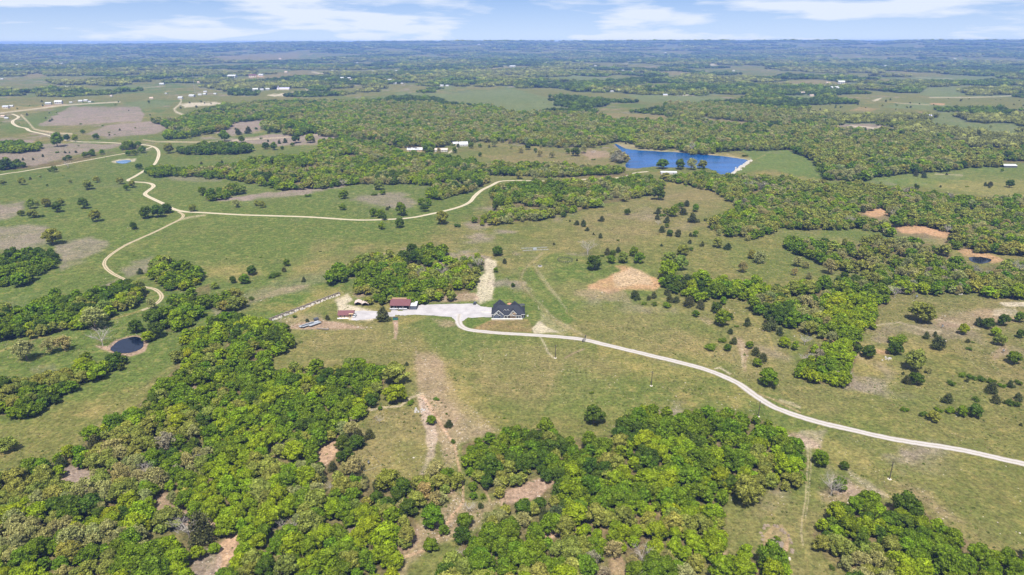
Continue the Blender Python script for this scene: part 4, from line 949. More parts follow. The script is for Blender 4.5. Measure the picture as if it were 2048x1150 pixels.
def oak_lobes(seed, n=26, spread=.37, r0=.135):
    r = np.random.default_rng(seed)
    lob = [(0, 0, .55, .24, .22)]
    lean = r.uniform(-.05, .05, 2); ax = r.uniform(.88, 1.12)
    for k in range(n):
        a = 2 * math.pi * (k * .382) + r.uniform(-.45, .45)
        ring = (k + .5) / n
        rr = spread * math.sqrt(ring) * r.uniform(.78, 1.12)
        z = .86 - .46 * ring ** 1.6 + r.uniform(-.09, .07)
        q = r0 * r.uniform(.62, 1.25)
        lob.append((rr * math.cos(a) * ax + lean[0], rr * math.sin(a) / ax + lean[1], z, q, q * r.uniform(.75, 1.0)))
    for k in range(4):
        a = r.uniform(0, 6.28); rr = r.uniform(.16, .28)
        lob.append((rr * math.cos(a), rr * math.sin(a), r.uniform(.24, .36), r.uniform(.09, .13), r.uniform(.08, .12)))
    return lob

def cedar_lobes(seed, tall):
    r = np.random.default_rng(seed)
    lob = []
    n = 15
    for k in range(n):
        t = (k + .5) / n
        a = k * 2.4 + r.uniform(-.4, .4)
        w = (1 - .92 * t) ** (.62 if tall else .40)
        rr = .31 * w * r.uniform(.5, 1.25)
        lob.append((rr * math.cos(a), rr * math.sin(a), .10 + .72 * t, (.07 + .13 * w) * r.uniform(.6, 1.35), (.11 + .06 * w) * r.uniform(.7, 1.3)))
    lob.append((r.uniform(-.05, .05), r.uniform(-.05, .05), .86, .075, .12))
    return lob

def shrub_lobes(seed):
    r = np.random.default_rng(seed)
    lob = []
    for k in range(11):
        a = r.uniform(0, 6.28); rr = .36 * math.sqrt(r.uniform(0, 1))
        q = r.uniform(.11, .2)
        lob.append((rr * math.cos(a), rr * math.sin(a), r.uniform(.22, .55), q, q * 1.35))
    return lob

def branch_solid(seed, reach=.42, top=.9, n=7, twigs=0, base=.035, low=.25):
    r = np.random.default_rng(seed)
    s = Solid()
    s.tube([(0, 0, -.04), (.01, 0, low * .6), (0, .01, low + .12)], [base * 1.35, base, base * .8], 6)
    for k in range(n):
        a = 2 * math.pi * k / n + r.uniform(-.35, .35)
        z0 = low + r.uniform(-.05, .12)
        e = np.array([math.cos(a) * reach * r.uniform(.6, 1), math.sin(a) * reach * r.uniform(.6, 1), r.uniform(.55, 1) * top])
        m = np.array([e[0] * .45, e[1] * .45, z0 + (e[2] - z0) * .6])
        s.tube([(0, 0, z0), tuple(m), tuple(e)], [base * .6, base * .36, base * .14], 4, False)
        for q in range(twigs):
            t = r.uniform(.3, 1.0)
            p = (1 - t) * m + t * e if t > .5 else m * (t * 2)+ np.array([0, 0, z0 * (1 - 2 * t)])
            dd = r.normal(size=3) * .13; dd[2] = abs(dd[2]) * .9
            g = p + dd + (e - m) * .25
            s.tube([tuple(p), tuple((p + g) / 2 + r.normal(size=3) * .012), tuple(g)], [base * .2, base * .14, base * .07], 3, False)
            for w in range(2):
                h = g + r.normal(size=3) * .06 + np.array([0, 0, .03])
                s.tube([tuple((p + g) / 2), tuple(h)], [base * .12, base * .06], 3, False)
    return s

def make_set(mat, tag, lod):
    """the crown meshes, by kind"""
    k = 1.0 if lod == 0 else .26
    g = 1.0 if lod == 0 else 1.85
    R = {}
    nl = lambda a: int(a * k)
    R['oak'] = [lobed_crown(f'{tag}_oak', 100 + i, mat, oak_lobes(200 + i, 20 + 3 * (i % 4), .35 + .014 * (i % 3), .125 + .01 * (i % 3)), nl(3000), .033 * g) for i in range(8)]
    R['tan'] = [lobed_crown(f'{tag}_budding', 120 + i, mat, oak_lobes(220 + i, 28, .38, .105), nl(2300), .027 * g, .45, 1.1) for i in range(4)]
    R['cedar'] = [lobed_crown(f'{tag}_cedar', 140 + i, mat, cedar_lobes(240 + i, i % 2), nl(2200), .030 * g, .6, 1.1) for i in range(4)]
    R['shrub'] = [lobed_crown(f'{tag}_shrub', 160 + i, mat, shrub_lobes(260 + i), nl(1300), .034 * g, .55, .9) for i in range(3)]
    return R
NEAR = make_set(M['leaf'], 'near', 0)
TRUNKS = [branch_solid(300 + i, .30, .72, 6, 1, .030).mesh('trunk', M['bark']) for i in range(3)]
BARE = []
for i in range(4):
    me = branch_solid(320 + i, .46, 1.0, 10, 11, .017, .22).mesh('bare_branches', M['dead_wood'])
    BARE.append(me)

# ------------------------------------------------------------------ which tree stands where
TINTS = dict(bright=(.186, .246, .006), yellow=(.30, .30, .012), green=(.112, .168, .007), dark=(.066, .104, .011), olive=(.198, .212, .038),
             tan=(.270, .262, .092), brown=(.255, .232, .150), cedar=(.082, .094, .030), rust=(.24, .17, .06))
KIND_OF = dict(bright='oak', yellow='oak', green='oak', dark='oak', olive='oak', tan='tan', brown='bare', cedar='cedar')
SINGLE_KIND = dict(g=('oak', 'green'), d=('oak', 'dark'), y=('oak', 'bright'), o=('oak', 'olive'), t=('tan', 'tan'), b=('bare', 'brown'), c=('cedar', 'cedar'), s=('shrub', 'green'))

class Tree:
    __slots__ = ('x', 'y', 'z', 'w', 'h', 'kind', 'tint', 'color', 'px', 'zone', 'seed', 'u', 'v', 'single')

def tint_of(name, r):
    c = np.array(TINTS[name]) * r.uniform(.88, 1.13)
    c = c * (1 + r.normal(size=3) * np.array([.07, .03, .05]))
    return tuple(np.clip(c, .01, .6))

H_RATIO = dict(oak=.84, tan=.88, cedar=.92, bare=.80, shrub=.50)
trees = []
def add_tree(x, y, w, kind, tint, zone, r, single):
    t = Tree()
    t.x, t.y = float(x), float(y); t.z = float(height(x, y)); t.w = float(w)
    t.kind, t.tint, t.zone, t.single = kind, tint, zone, single
    t.h = t.w * H_RATIO[kind] * r.uniform(.9, 1.12)
    t.color = tint_of(tint, r)
    t.seed = int(r.integers(0, 1 << 30))
    t.u, t.v = to_px(t.x, t.y, t.z + t.h * .5)
    t.px = t.w / ((t.y * CP + (CAM_H - t.z) * SP) / F_PX)
    trees.append(t)

r = np.random.default_rng(41)
for s in SINGLES.split(';'):
    u, v, w, k = s.split(','); u = float(u); v = float(v); w = float(w)
    kind, tint = SINGLE_KIND[k]
    if k == 's' and r.random() < .4: tint = 'dark'
    m = float(mpp(u, v)); W_ = w * m * 1.04
    x, y = at(u, v)
    # the foot in the picture is the near edge of the crown: the stem stands behind it
    add_tree(x, float(y) + W_ * (.30 if kind != 'shrub' else .4), W_, kind, tint, None, r, True)

TINT_AREAS = [
 ([(0,1150),(0,1010),(90,940),(200,950),(330,985),(330,1040),(250,1100),(150,1150)], dict(olive=.42, tan=.24, green=.10, bright=.12, dark=.05, brown=.07)),
 ([(150,950),(190,870),(260,855),(370,850),(420,900),(400,960),(300,985),(210,950)], dict(olive=.45, tan=.25, green=.18, brown=.06, dark=.06)),
 ([(330,760),(470,695),(560,745),(520,830),(420,850),(300,850),(255,820)], dict(green=.5, dark=.15, olive=.2, bright=.15)),
 ([(560,745),(760,730),(760,800),(640,880),(540,860)], dict(green=.62, dark=.16, bright=.18, olive=.04)),
 ([(560,880),(640,900),(600,1010),(520,1010),(500,930)], dict(olive=.55, bright=.2, tan=.12, green=.13)),
 ([(720,1150),(640,1150),(560,1060),(660,1000),(760,1000),(840,1050),(830,1110)], dict(bright=.40, green=.42, olive=.18)),
 ([(1150,1150),(1180,1040),(1300,1010),(1450,1020),(1450,1080),(1330,1150)], dict(bright=.34, olive=.24, tan=.2, green=.14, brown=.08)),
 ([(830,1150),(920,1080),(1080,1030),(1180,1050),(1150,1150)], dict(bright=.48, olive=.22, green=.3)),
 ([(920,890),(1100,860),(1240,850),(1240,930),(1100,960),(940,960)], dict(green=.58, dark=.25, olive=.17)),
 ([(1240,840),(1440,818),(1560,850),(1560,930),(1400,960),(1240,930)], dict(green=.70, dark=.14, bright=.16)),
 ([(1500,880),(1610,880),(1600,980),(1500,980)], dict(olive=.4, bright=.3, green=.3)),
 ([(1507,612),(1560,575),(1680,575),(1700,640),(1640,660),(1555,646)], dict(tan=.26, olive=.25, green=.3, dark=.19)),
 ([(1640,600),(1700,575),(1776,580),(1774,610),(1750,660),(1705,688),(1650,640)], dict(bright=.72, green=.28)),
 ([(1776,545),(1900,540),(2048,545),(2048,600),(1900,580),(1780,590)], dict(olive=.38, tan=.22, green=.25, brown=.08, bright=.07)),
]
# trees of the woods: a jittered lattice of stems, kept where the wood's outline covers them
def lattice(x0, x1, y0, y1, s, r):
    gx = np.arange(x0, x1, s); gy = np.arange(y0, y1, s * .88)
    X, Y = np.meshgrid(gx, gy)
    X = X + (np.arange(len(gy)) % 2)[:, None] * s * .5
    X = X + r.uniform(-.36, .36, X.shape) * s; Y = Y + r.uniform(-.36, .36, Y.shape) * s
    return X.ravel(), Y.ravel()

sx = np.array([t.x for t in trees]); sy = np.array([t.y for t in trees]); sw = np.array([t.w for t in trees])
for wi, (zone, poly, dens, mixw) in enumerate(WOODS):
    P = stretch(poly)
    P[:, 0] = np.clip(P[:, 0], -160, 2210); P[:, 1] = np.clip(P[:, 1], 0, 1330)
    px, py = at(P[:, 0], P[:, 1])
    near = np.mean(P[:, 1]) > 640
    s = 5.3 if near else 6.2
    if np.mean(P[:, 1]) < 330: s = 8.2
    X, Y = lattice(px.min() - 10, px.max() + 10, py.min() - 10, py.max() + 10, s, r)
    U, V = to_px(X, Y, 3.2 + 0 * X)
    ru = np.clip((V - 75) / 500, .1, 1.2)
    ok = inside(poly, U + (fbm(X, Y, 22.0, 31, 2) - .5) * 16 * ru, V + (fbm(X, Y, 22.0, 32, 2) - .5) * 10 * ru) & (U > -170) & (U < 2220) & (V < 1340)
    for c in CLEARINGS: ok &= ~inside(c, U, V)
    for _n, _k, rp, rw in ROADS: ok &= seg_dist(np.array(rp, float), *to_px(X, Y, 0 * X), False) > 4.6 / np.maximum(mpp(U, V), .1)
    vm = np.mean(P[:, 1])
    gap = fbm(X, Y, 30.0, 41, 3, .6)
    ok &= gap > (.23 if vm > 640 else .27 if vm > 420 else .32)
    ok &= (r.random(len(X)) < dens * (.97 if vm > 420 else .92))
    # groups of one kind stand together
    names = list(mixw); wts = np.array([mixw[k] for k in names], float); wts /= wts.sum()
    f = fbm(X, Y, 55.0, 400 + wi, 3); f2 = fbm(X, Y, 18.0, 500 + wi, 2)
    q = np.clip((f - .5) * 2.2 + (f2 - .5) * 1.5 + .5 + r.normal(size=len(X)) * .10, 0, .999)
    idx = np.nonzero(ok)[0]
    region = np.zeros(len(idx), int)
    for k, (rp, _rm) in enumerate(TINT_AREAS): region[inside(rp, U[idx], V[idx])] = k + 1
    mixes = [mixw] + [rm for _rp, rm in TINT_AREAS]
    chosen = [None] * len(idx)
    for k in np.unique(region):                                       # even use of the weights inside each part
        sel = np.nonzero(region == k)[0]
        names = list(mixes[k]); cum = np.cumsum([mixes[k][a] for a in names]); cum = cum / cum[-1]
        qs = np.argsort(np.argsort(q[idx[sel]])) / max(len(sel), 1)
        for a, qq in zip(sel, qs): chosen[a] = names[min(int(np.searchsorted(cum, qq)), len(names) - 1)]
    for i, tn in zip(idx, chosen):
        kind = KIND_OF[tn]
        if kind == 'bare' and r.random() < .6: kind, tn2 = 'tan', 'brown'
        else: tn2 = tn
        W_ = s * 1.38 * float(np.exp(np.clip(r.normal(), -1.6, 1.6) * .27))
        if kind == 'cedar': W_ *= .72
        if np.min(np.hypot(sx - X[i], sy - Y[i]) - (sw + W_) * .33) < 0: continue
        add_tree(X[i], Y[i], W_, kind, tn2, zone, r, False)

# scattered juniper, brush and field trees between the named ones, far out on the open land
for (x0, x1, y0, y1, n) in ((-900, 1100, 700, 1500, 260), (-1500, 1900, 1500, 2300, 420)):
    X = r.uniform(x0, x1, n); Y = r.uniform(y0, y1, n)
    U, V = to_px(X, Y, 0 * X)
    ok = (U > -100) & (U < 2150) & ~far_wood(X, Y, U, V)
    for _z, poly, _d, _t in WOODS: ok &= ~inside(poly, U, V)
    for w in (LAKE, POND, SMALL_POND, RIGHT_POND): ok &= ~inside(w, U, V)
    for _n, _k, pts, _w in ROADS: ok &= seg_dist(np.array(pts, float), U, V, False) > 5
    ok &= ~((V > 330) & (U < 1240)) & ~inside([(1448,355),(1503,318),(1460,298),(1573,290),(1645,320),(1645,355)], U, V)
    ok &= (fbm(X, Y, 120.0, 77, 2) > .50)
    for i in np.nonzero(ok)[0]:
        k = r.choice(['c', 'c', 'd', 's', 'o'])
        kind, tint = SINGLE_KIND[str(k)]
        add_tree(X[i], Y[i], r.uniform(3.5, 8), kind, tint, 'scatter', r, False)

# ------------------------------------------------------------------ individuals and the rest
def pick_individuals():
    cap = {'oak': 520, 'tan': 170, 'cedar': 190, 'bare': 60, 'shrub': 120}
    groups = {}
    for t in trees: groups.setdefault(name_of(t), []).append(t)
    ind = []
    for nm, ts in groups.items():
        ts = [t for t in ts if -20 < t.u < 2068 and t.v < 1165 and t.zone != 'scatter']
        ts.sort(key=lambda t: -(t.px + (1000 if t.single else 0)))
        sel = [t for t in ts[:270] if t.single or t.px >= 19]
        ind += sel
    return ind
NAMES = dict(green='oak_tree', dark='dark_oak_tree', bright='spring_oak_tree', yellow='yellow_oak_tree', olive='olive_oak_tree', rust='olive_oak_tree')
def name_of(t):
    if t.kind == 'oak': return NAMES[t.tint]
    return dict(tan='budding_tree', cedar='cedar_tree', bare='bare_tree', shrub='shrub')[t.kind]
CATS = dict(oak='oak tree', tan='budding tree', cedar='cedar tree', bare='bare tree', shrub='shrub')
ind = pick_individuals()
ind_ids = {id(t) for t in ind}
rest = [t for t in trees if id(t) not in ind_ids]

# ---- labels: look first, then the landmark it stands by, then its order there
SPOTS = [
 (60,420,'left edge pasture'), (170,425,'pasture left of the track fork'), (290,372,'white gravel bends'), (310,432,'gravel track fork'),
 (110,362,'grass below the straight gravel road'), (90,310,'brown field between gravel roads'), (150,278,'uppermost gravel road'), (290,300,'top of the gravel loop'),
 (460,280,'mauve field'), (580,292,'mauve field trail'), (540,268,'upper mauve field'), (430,388,'grey field strip'), (495,414,'ranch road left of its dip'), (650,395,'slope above the ranch road'),
 (765,440,'dip of the ranch road'), (850,418,'inside bend of the ranch road'), (900,452,'outside bend of the ranch road'), (1010,440,'hedge below the ranch road bend'), (1055,360,'ranch road to the lake'),
 (880,300,'white roofed houses'), (1010,292,'meadow beside the white roofed houses'), (1110,305,'meadow left of the lake'), (1160,308,'dry lake edge'),
 (1380,338,'near shore of the lake'), (1395,302,'far shore of the lake'), (1350,432,'juniper cluster on the tan slope'), (1255,425,'tan slope right of the ranch road'), (1160,455,'fence row above the round pen'),
 (1190,535,'round pen'), (1250,520,'top of the orange dirt'), (1350,550,'right end of the orange dirt'), (1310,605,'lower side of the orange dirt'), (1400,600,'green row right of the orange dirt'),
 (1340,478,'faint track above the orange dirt'), (1430,495,'pale meadow above the tree row'), (1500,530,'open meadow of budding trees'), (1620,545,'upper edge of the bright wedge wood'), (1690,500,'meadow hedge'), (1780,500,'right hand pond'),
 (1440,640,'slope above the driveway'), (1500,720,'stony strip above the driveway'), (1550,670,'lower edge of the bright wedge wood'), (1600,700,'bright tree island'), (1545,775,'driveway bend'),
 (1740,715,'orange gully'), (1830,660,'bare field on the right'), (1840,745,'big brown oak on the right'), (1890,700,'trough on the right field'), (1980,660,'caliche patch at the right edge'), (2020,725,'dirt path at the right edge'),
 (1960,765,'long low hedge on the right'), (1990,800,'right edge above the driveway'), (1920,835,'bushes above the right driveway'), (1840,830,'open grass above the right driveway'), (1920,345,'right hand barn meadow'), (1990,372,'lower barn meadow'),
 (280,540,'lower track curve'), (470,560,'bare patch in the middle pasture'), (560,545,'middle pasture'), (620,590,'slope left of the barn'), (490,610,'rail wall end'), (100,705,'grass below the lower track'), (190,680,'left bank of the dark pond'), (285,675,'right bank of the dark pond'),
 (340,655,'track hairpin'), (360,720,'strip below the dark pond'), (625,640,'trailers'), (750,615,'red barn'), (764,645,'front of the red barn'), (980,535,'caliche trail behind the house'), (1026,576,'yard behind the house'), (950,525,'end of the wood behind the barn'),
 (790,790,'clearing corner of the bottom left wood'), (860,830,'rocky strip'), (900,850,'stony slope'), (1009,850,'front meadow'), (1189,840,'top of the bottom wood'), (1400,780,'front meadow by the driveway'),
 (945,1000,'forked dirt path'), (900,1070,'brown clearing at the bottom'), (1500,1010,'right end of the bottom wood'), (1670,980,'faint two track at the bottom right'), (1560,1085,'burn pit'), (1666,1141,'bottom right corner wood'), (400,1100,'sandy path at the bottom left'), (580,1085,'bottom left wood middle'), (340,985,'small clearing in the bottom left wood'), (170,940,'mauve clearing in the bottom left wood'),
 (10,908,'left edge below the long meadow'), (100,488,'left edge wood by the mauve patch'),
]
SPOT_XY = np.array([(a, b) for a, b, _ in SPOTS], float)
def cells(ts, nx, ny):
    """parts of a wood: named thirds or halves along and across"""
    us = np.array([t.u for t in ts]); vs = np.array([t.v for t in ts])
    cu = np.digitize(us, np.quantile(us, np.linspace(0, 1, nx + 1)[1:-1])) if nx > 1 else np.zeros(len(ts), int)
    out = np.zeros(len(ts), int)
    for c in range(nx):
        m = cu == c
        if m.any() and ny > 1: out[m] = np.digitize(vs[m], np.quantile(vs[m], np.linspace(0, 1, ny + 1)[1:-1]))
    return cu, out
NX = {1: [''], 2: ['left', 'right'], 3: ['left', 'middle', 'right'], 4: ['far left', 'left', 'right', 'far right'], 5: ['far left', 'left', 'middle', 'right', 'far right'],
      7: ['first', 'second', 'third', 'fourth', 'fifth', 'sixth', 'seventh']}
NY = {1: [''], 2: ['upper', 'lower'], 3: ['upper', 'central', 'lower'], 4: ['top', 'upper', 'lower', 'bottom'], 6: ['top', 'high', 'upper', 'lower', 'low', 'bottom']}
LOOK = dict(green=['fresh green', 'grass green', 'mid green'], dark=['dark green', 'deep green', 'dusky green'], bright=['bright green', 'lime green', 'yellowish green'], yellow=['yellow green'],
            olive=['olive', 'brownish olive', 'khaki green'], tan=['tan', 'beige', 'straw'], brown=['brownish bare', 'grey bare', 'pale bare'], cedar=['blackish', 'dark', 'dusky'])
NOUN = dict(oak='oak', tan='tree', cedar='cedar', bare='snag', shrub='bush')
ORD = ['leftmost', 'second from left', 'third from left', 'fourth from left', 'fifth from left', 'sixth from left', 'seventh from left', 'eighth from left', 'ninth from left', 'tenth from left', 'eleventh from left', 'twelfth from left']
NUM = ['zero', 'one', 'two', 'three', 'four', 'five', 'six', 'seven', 'eight', 'nine', 'ten', 'eleven', 'twelve']

def look_of(t):
    base = np.array(TINTS[t.tint]).sum(); c = sum(t.color)
    names = LOOK[t.tint]
    if len(names) == 1: return names[0]
    return names[2 if c > base * 1.07 else 1 if c < base * .93 else 0]

place = {}
zones = {}
for t in ind:
    if t.zone: zones.setdefault(t.zone, []).append(t)
    else:
        d = np.hypot((SPOT_XY[:, 0] - t.u), (SPOT_XY[:, 1] - t.v) * 1.6)
        place[id(t)] = 'by the ' + SPOTS[int(np.argmin(d))][2]
for zn, ts in zones.items():
    n = len(ts)
    nx, ny = (7, 4) if n > 260 else (5, 4) if n > 130 else (4, 3) if n > 60 else (3, 2) if n > 24 else (2, 2) if n > 10 else (1, 1)
    cu, cv = cells(ts, nx, ny)
    for t, a, b in zip(ts, cu, cv):
        if nx == 1: place[id(t)] = 'in ' + zn
        elif nx == 7: place[id(t)] = f'in {NY[ny][b]} {NX[nx][a]} block of ' + zn
        else: place[id(t)] = f'at {NY[ny][b]} {NX[nx][a]} of ' + zn
SHORT = {'the bottom right corner wood': 'the bottom right wood', 'the far knob of trees behind the red barn': 'the far barn knob', 'the lower left wood below the pond': 'the dark pond wood', 'the big wood at the bottom left': 'bottom left wood', 'the bottom wood right of centre': 'bottom centre wood', 'the knob of bright trees left of the trailers': 'the trailer knob', 'the wood right behind the red barn': 'the barn wood', 'the tree belt right of the track hairpin': 'the hairpin belt', 'the hedge strip inside the right hand meadow': 'the meadow hedge', 'the clump above the pond track': 'the track clump', 'the upper wood behind the red barn': 'the upper barn wood', 'the tree strip between pond and trailers': 'the pond strip',
         'the bright wedge of wood right of centre': 'the bright wedge wood', 'the olive wood below the right hand meadow': 'the olive right wood', 'the left wood above the lower track': 'the lower track wood',
         'the tree row between meadow and dirt patch': 'the dirt patch row', 'the island of bright trees right of the driveway': 'the bright island', 'the light trees around the right hand pond': 'the right pond trees',
         'the wood between ranch road and tan slope': 'the wood below the ranch road', 'the forest between houses and ranch road': 'the forest above the ranch road', 'the clump at the bottom edge by the burn pit': 'the burn pit clump',
         'the left edge wood by the mauve patch': 'the left edge wood'}
labels = {}
by = {}
for t in ind:
    p = place[id(t)]
    for a, b in SHORT.items(): p = p.replace(a, b)
    by.setdefault((look_of(t), NOUN[t.kind], p), []).append(t)
for (lk, noun, p), ts in by.items():
    if len(ts) == 1:
        labels[id(ts[0])] = f'{lk} {noun} {p}'
        continue
    med = sorted(t.px for t in ts)
    ts.sort(key=lambda t: -t.px)
    big, small = (ts[:len(ts) // 2], ts[len(ts) // 2:]) if len(ts) > 3 else (ts, [])
    for part, word in ((big, 'larger ' if small else ''), (small, 'smaller ')):
        part.sort(key=lambda t: t.u)
        for i, t in enumerate(part):
            o_ = ORD[i] if i < len(ORD) else 'rightmost'
            labels[id(t)] = f'{o_} {word}{lk} {noun} {p}' if len(part) > 1 else f'{word}{lk} {noun} {p}'

GROUPS = dict(oak='oaks of the ranch and its woods', tan='budding trees in open leaf', cedar='dark cedars and junipers', bare='bare and grey trees', shrub='low bushes on the grass')
for t in ind:
    r2 = np.random.default_rng(t.seed)
    nm = name_of(t)
    rot = r2.uniform(0, 6.28)
    sx_ = t.w * r2.uniform(.84, 1.16); sy_ = t.w * r2.uniform(.84, 1.16)
    root = thing(nm, labels[id(t)], CATS[t.kind], (t.x, t.y, t.z - .05), rot, GROUPS[t.kind], (sx_, sy_, t.h))
    if t.kind == 'bare':
        me = BARE[t.seed % len(BARE)]

        b = obj('bare_branches', me, root)
        pass
    else:
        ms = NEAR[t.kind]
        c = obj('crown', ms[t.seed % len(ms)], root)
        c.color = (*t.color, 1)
        if t.kind != 'shrub' and t.px >= 9:
            obj('trunk', TRUNKS[t.seed % len(TRUNKS)], root)

# ---- the rest of each kind is one object that carries its trees as instances
MID = make_set(M['leaf_i'], 'mid', 1)
def far_bare(seed):
    return lobed_crown('far_bare', seed, M['leaf_i'], oak_lobes(seed, 22, .36, .11), 420, .03, 0, 1.2)
SRC = {}
def source(key, meshes):
    c = bpy.data.collections.new(key)
    for i, me in enumerate(meshes):
        o = bpy.data.objects.new(f'{key}_{i}', me)
        c.objects.link(o)
    SRC[key] = c
source('oak_source', MID['oak']); source('budding_source', MID['tan']); source('cedar_source', MID['cedar']); source('shrub_source', MID['shrub'])
source('bare_source', [far_bare(900 + i) for i in range(3)])

def scatter_nodes(coll):
    ng = bpy.data.node_groups.new('scatter', 'GeometryNodeTree')
    ng.interface.new_socket('Geometry', in_out='INPUT', socket_type='NodeSocketGeometry')
    ng.interface.new_socket('Geometry', in_out='OUTPUT', socket_type='NodeSocketGeometry')
    gi = ng.nodes.new('NodeGroupInput'); go = ng.nodes.new('NodeGroupOutput')
    ci = ng.nodes.new('GeometryNodeCollectionInfo'); ci.inputs['Collection'].default_value = coll
    ci.inputs['Separate Children'].default_value = True; ci.inputs['Reset Children'].default_value = True
    ip = ng.nodes.new('GeometryNodeInstanceOnPoints'); ip.inputs['Pick Instance'].default_value = True
    def attr(nm, typ):
        n = ng.nodes.new('GeometryNodeInputNamedAttribute'); n.data_type = typ; n.inputs['Name'].default_value = nm
        return n.outputs['Attribute']
    ng.links.new(gi.outputs[0], ip.inputs['Points']); ng.links.new(ci.outputs[0], ip.inputs['Instance'])
    ng.links.new(attr('variant', 'INT'), ip.inputs['Instance Index'])
    ng.links.new(attr('turn', 'FLOAT_VECTOR'), ip.inputs['Rotation'])
    ng.links.new(attr('size', 'FLOAT_VECTOR'), ip.inputs['Scale'])
    ng.links.new(ip.outputs[0], go.inputs[0])
    return ng

def stuff(name, label, coll, pos, size, tint, variants, rs):
    n = len(pos)
    me = bpy.data.meshes.new(name)
    me.vertices.add(n); me.vertices.foreach_set('co', np.asarray(pos, np.float32).ravel())
    a = me.attributes.new('variant', 'INT', 'POINT'); a.data.foreach_set('value', rs.integers(0, variants, n).astype(np.int32))
    turn = np.zeros((n, 3)); turn[:, 2] = rs.uniform(0, 6.28, n)
    add_attr(me, 'turn', turn, 'FLOAT_VECTOR'); add_attr(me, 'size', size, 'FLOAT_VECTOR')
    add_attr(me, 'tint', np.concatenate([np.asarray(tint), np.ones((n, 1))], 1), 'FLOAT_COLOR')
    o = obj(name, me, kind='stuff', label=label)
    m = o.modifiers.new('scatter', 'NODES'); m.node_group = scatter_nodes(coll)
    return o
rs = np.random.default_rng(99)
for kind, key, nm, lab in (('oak', 'oak_source', 'oak_wood', 'mass of oak crowns filling the woods'), ('tan', 'budding_source', 'budding_wood', 'mass of tan budding crowns in the woods'),
                           ('cedar', 'cedar_source', 'cedar_thicket', 'scattered dark cedars in woods and on slopes'), ('bare', 'bare_source', 'bare_wood', 'grey brown leafless crowns in the woods'), ('shrub', 'shrub_source', 'brush', 'scattered low brush on open land')):
    ts = [t for t in rest if t.kind == kind]
    if ts:
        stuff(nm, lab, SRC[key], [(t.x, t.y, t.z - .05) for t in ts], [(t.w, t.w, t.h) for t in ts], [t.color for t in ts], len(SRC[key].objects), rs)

# ------------------------------------------------------------------ the far woodland: patches of canopy
def canopy(name, seed, n, size, tree, leaf, per):
    r = np.random.default_rng(seed)
    vs = []; fs = []; sh = []; off = 0
    pts = r.uniform(-.5, .5, (n, 2)) * size
    for p in pts:
        w = tree * math.exp(r.normal() * .22); hgt = w * r.uniform(.62, .95)
        d = r.normal(size=(per, 3)); d[:, 2] = np.abs(d[:, 2]) * 1.1 - .18
        d /= np.linalg.norm(d, axis=1)[:, None]
        lump = 1 + .22 * np.sin(4 * d[:, 0] + p[0]) * np.sin(5 * d[:, 1] + p[1])
        cen = np.array([p[0], p[1], hgt * .52]) + d * np.array([w * .5, w * .5, hgt * .48]) * (r.uniform(.85, 1.08, per) * lump)[:, None]
        V, F = leaf_quads(r, cen, d + r.normal(size=(per, 3)) * .55, leaf * r.uniform(.7, 1.3, per))
        b = r.uniform(.55, 1.40)
        q = ICO_V * np.array([w * .42, w * .42, hgt * .40]) * r.uniform(.85, 1.1, (len(ICO_V), 1)) + np.array([p[0], p[1], hgt * .50])
        vs += [V, q]; fs += [tuple(a + off for a in f) for f in F]; off += len(V)
        fs += [tuple(a + off for a in f) for f in ICO_F]; off += len(q)
        sh += [np.full(len(V), b), np.full(len(q), b * .8)]  # inner cores tinted darker, standing in for shade under the leaves
    me = mesh_from(name, np.concatenate(vs), fs, M['leaf_i'])
    add_attr(me, 'shade', np.concatenate(sh))
    return me
source('canopy_source', [canopy('canopy', 700 + i, 22, 42.0, 10.5, 1.15, 46) for i in range(5)])

def far_points(y0, y1, cell, keep):
    gy = np.arange(y0, y1, cell * .9)
    P = []
    for k, y in enumerate(gy):
        half = (y * CP + CAM_H * SP) * 1180 / F_PX
        gx = np.arange(-half, half, cell) + (k % 2) * cell * .5
        P.append(np.stack([gx, np.full_like(gx, y)], 1))
    P = np.concatenate(P)
    P += rs.uniform(-.3, .3, P.shape) * cell
    return P[rs.random(len(P)) < keep]
FP = []; FS = []
for y0, y1, cell, sc_, keep in ((1150, 2600, 33.0, 1.0, .93), (2600, 5200, 52.0, 1.55, .93), (5200, 9500, 92.0, 2.5, .90), (9500, 15000, 170.0, 4.0, .85)):
    p = far_points(y0, y1, cell, keep)
    u, v = to_px(p[:, 0], p[:, 1], 0 * p[:, 0])
    ok = far_wood(p[:, 0], p[:, 1], u, v)
    for _z, poly, _d, _t in WOODS: ok &= ~inside(poly, u, v - 1.5)
    u2, v2 = to_px(p[:, 0], p[:, 1] - cell * .45, 0 * p[:, 0])
    ok &= far_wood(p[:, 0], p[:, 1] - cell * .45, u2, v2)
    for _n, _k, pts, _w in ROADS: ok &= seg_dist(np.array(pts, float), u, v, False) > 4
    for pts, half, s_, am in TRAILS:
        if np.mean([q[1] for q in pts]) < 300: ok &= seg_dist(np.array(pts, float), u, v, False) > 2.5
    for (hu, hv, hw) in FAR_PX: ok &= ~((np.abs(u - hu) < hw * .6 + 1.2) & (v - hv > -1.2) & (v - hv < 3.2))
    for poly, s_, am, so in PATCHES:
        if so <= 3 and np.mean([q[1] for q in poly]) < 290: ok &= ~inside(poly, u, v)
    p = p[ok]
    z = height(p[:, 0], p[:, 1])
    FP.append(np.column_stack([p, z - .3]))
    k = sc_ * rs.uniform(.9, 1.15, len(p))
    FS.append(np.column_stack([k, k, np.sqrt(k) * rs.uniform(.85, 1.15, len(p))]))
FP = np.concatenate(FP); FS = np.concatenate(FS)
f = fbm(FP[:, 0], FP[:, 1], 520.0, 808, 4); f2 = fbm(FP[:, 0], FP[:, 1], 130.0, 818, 3); g = rs.normal(size=len(FP)) * .09
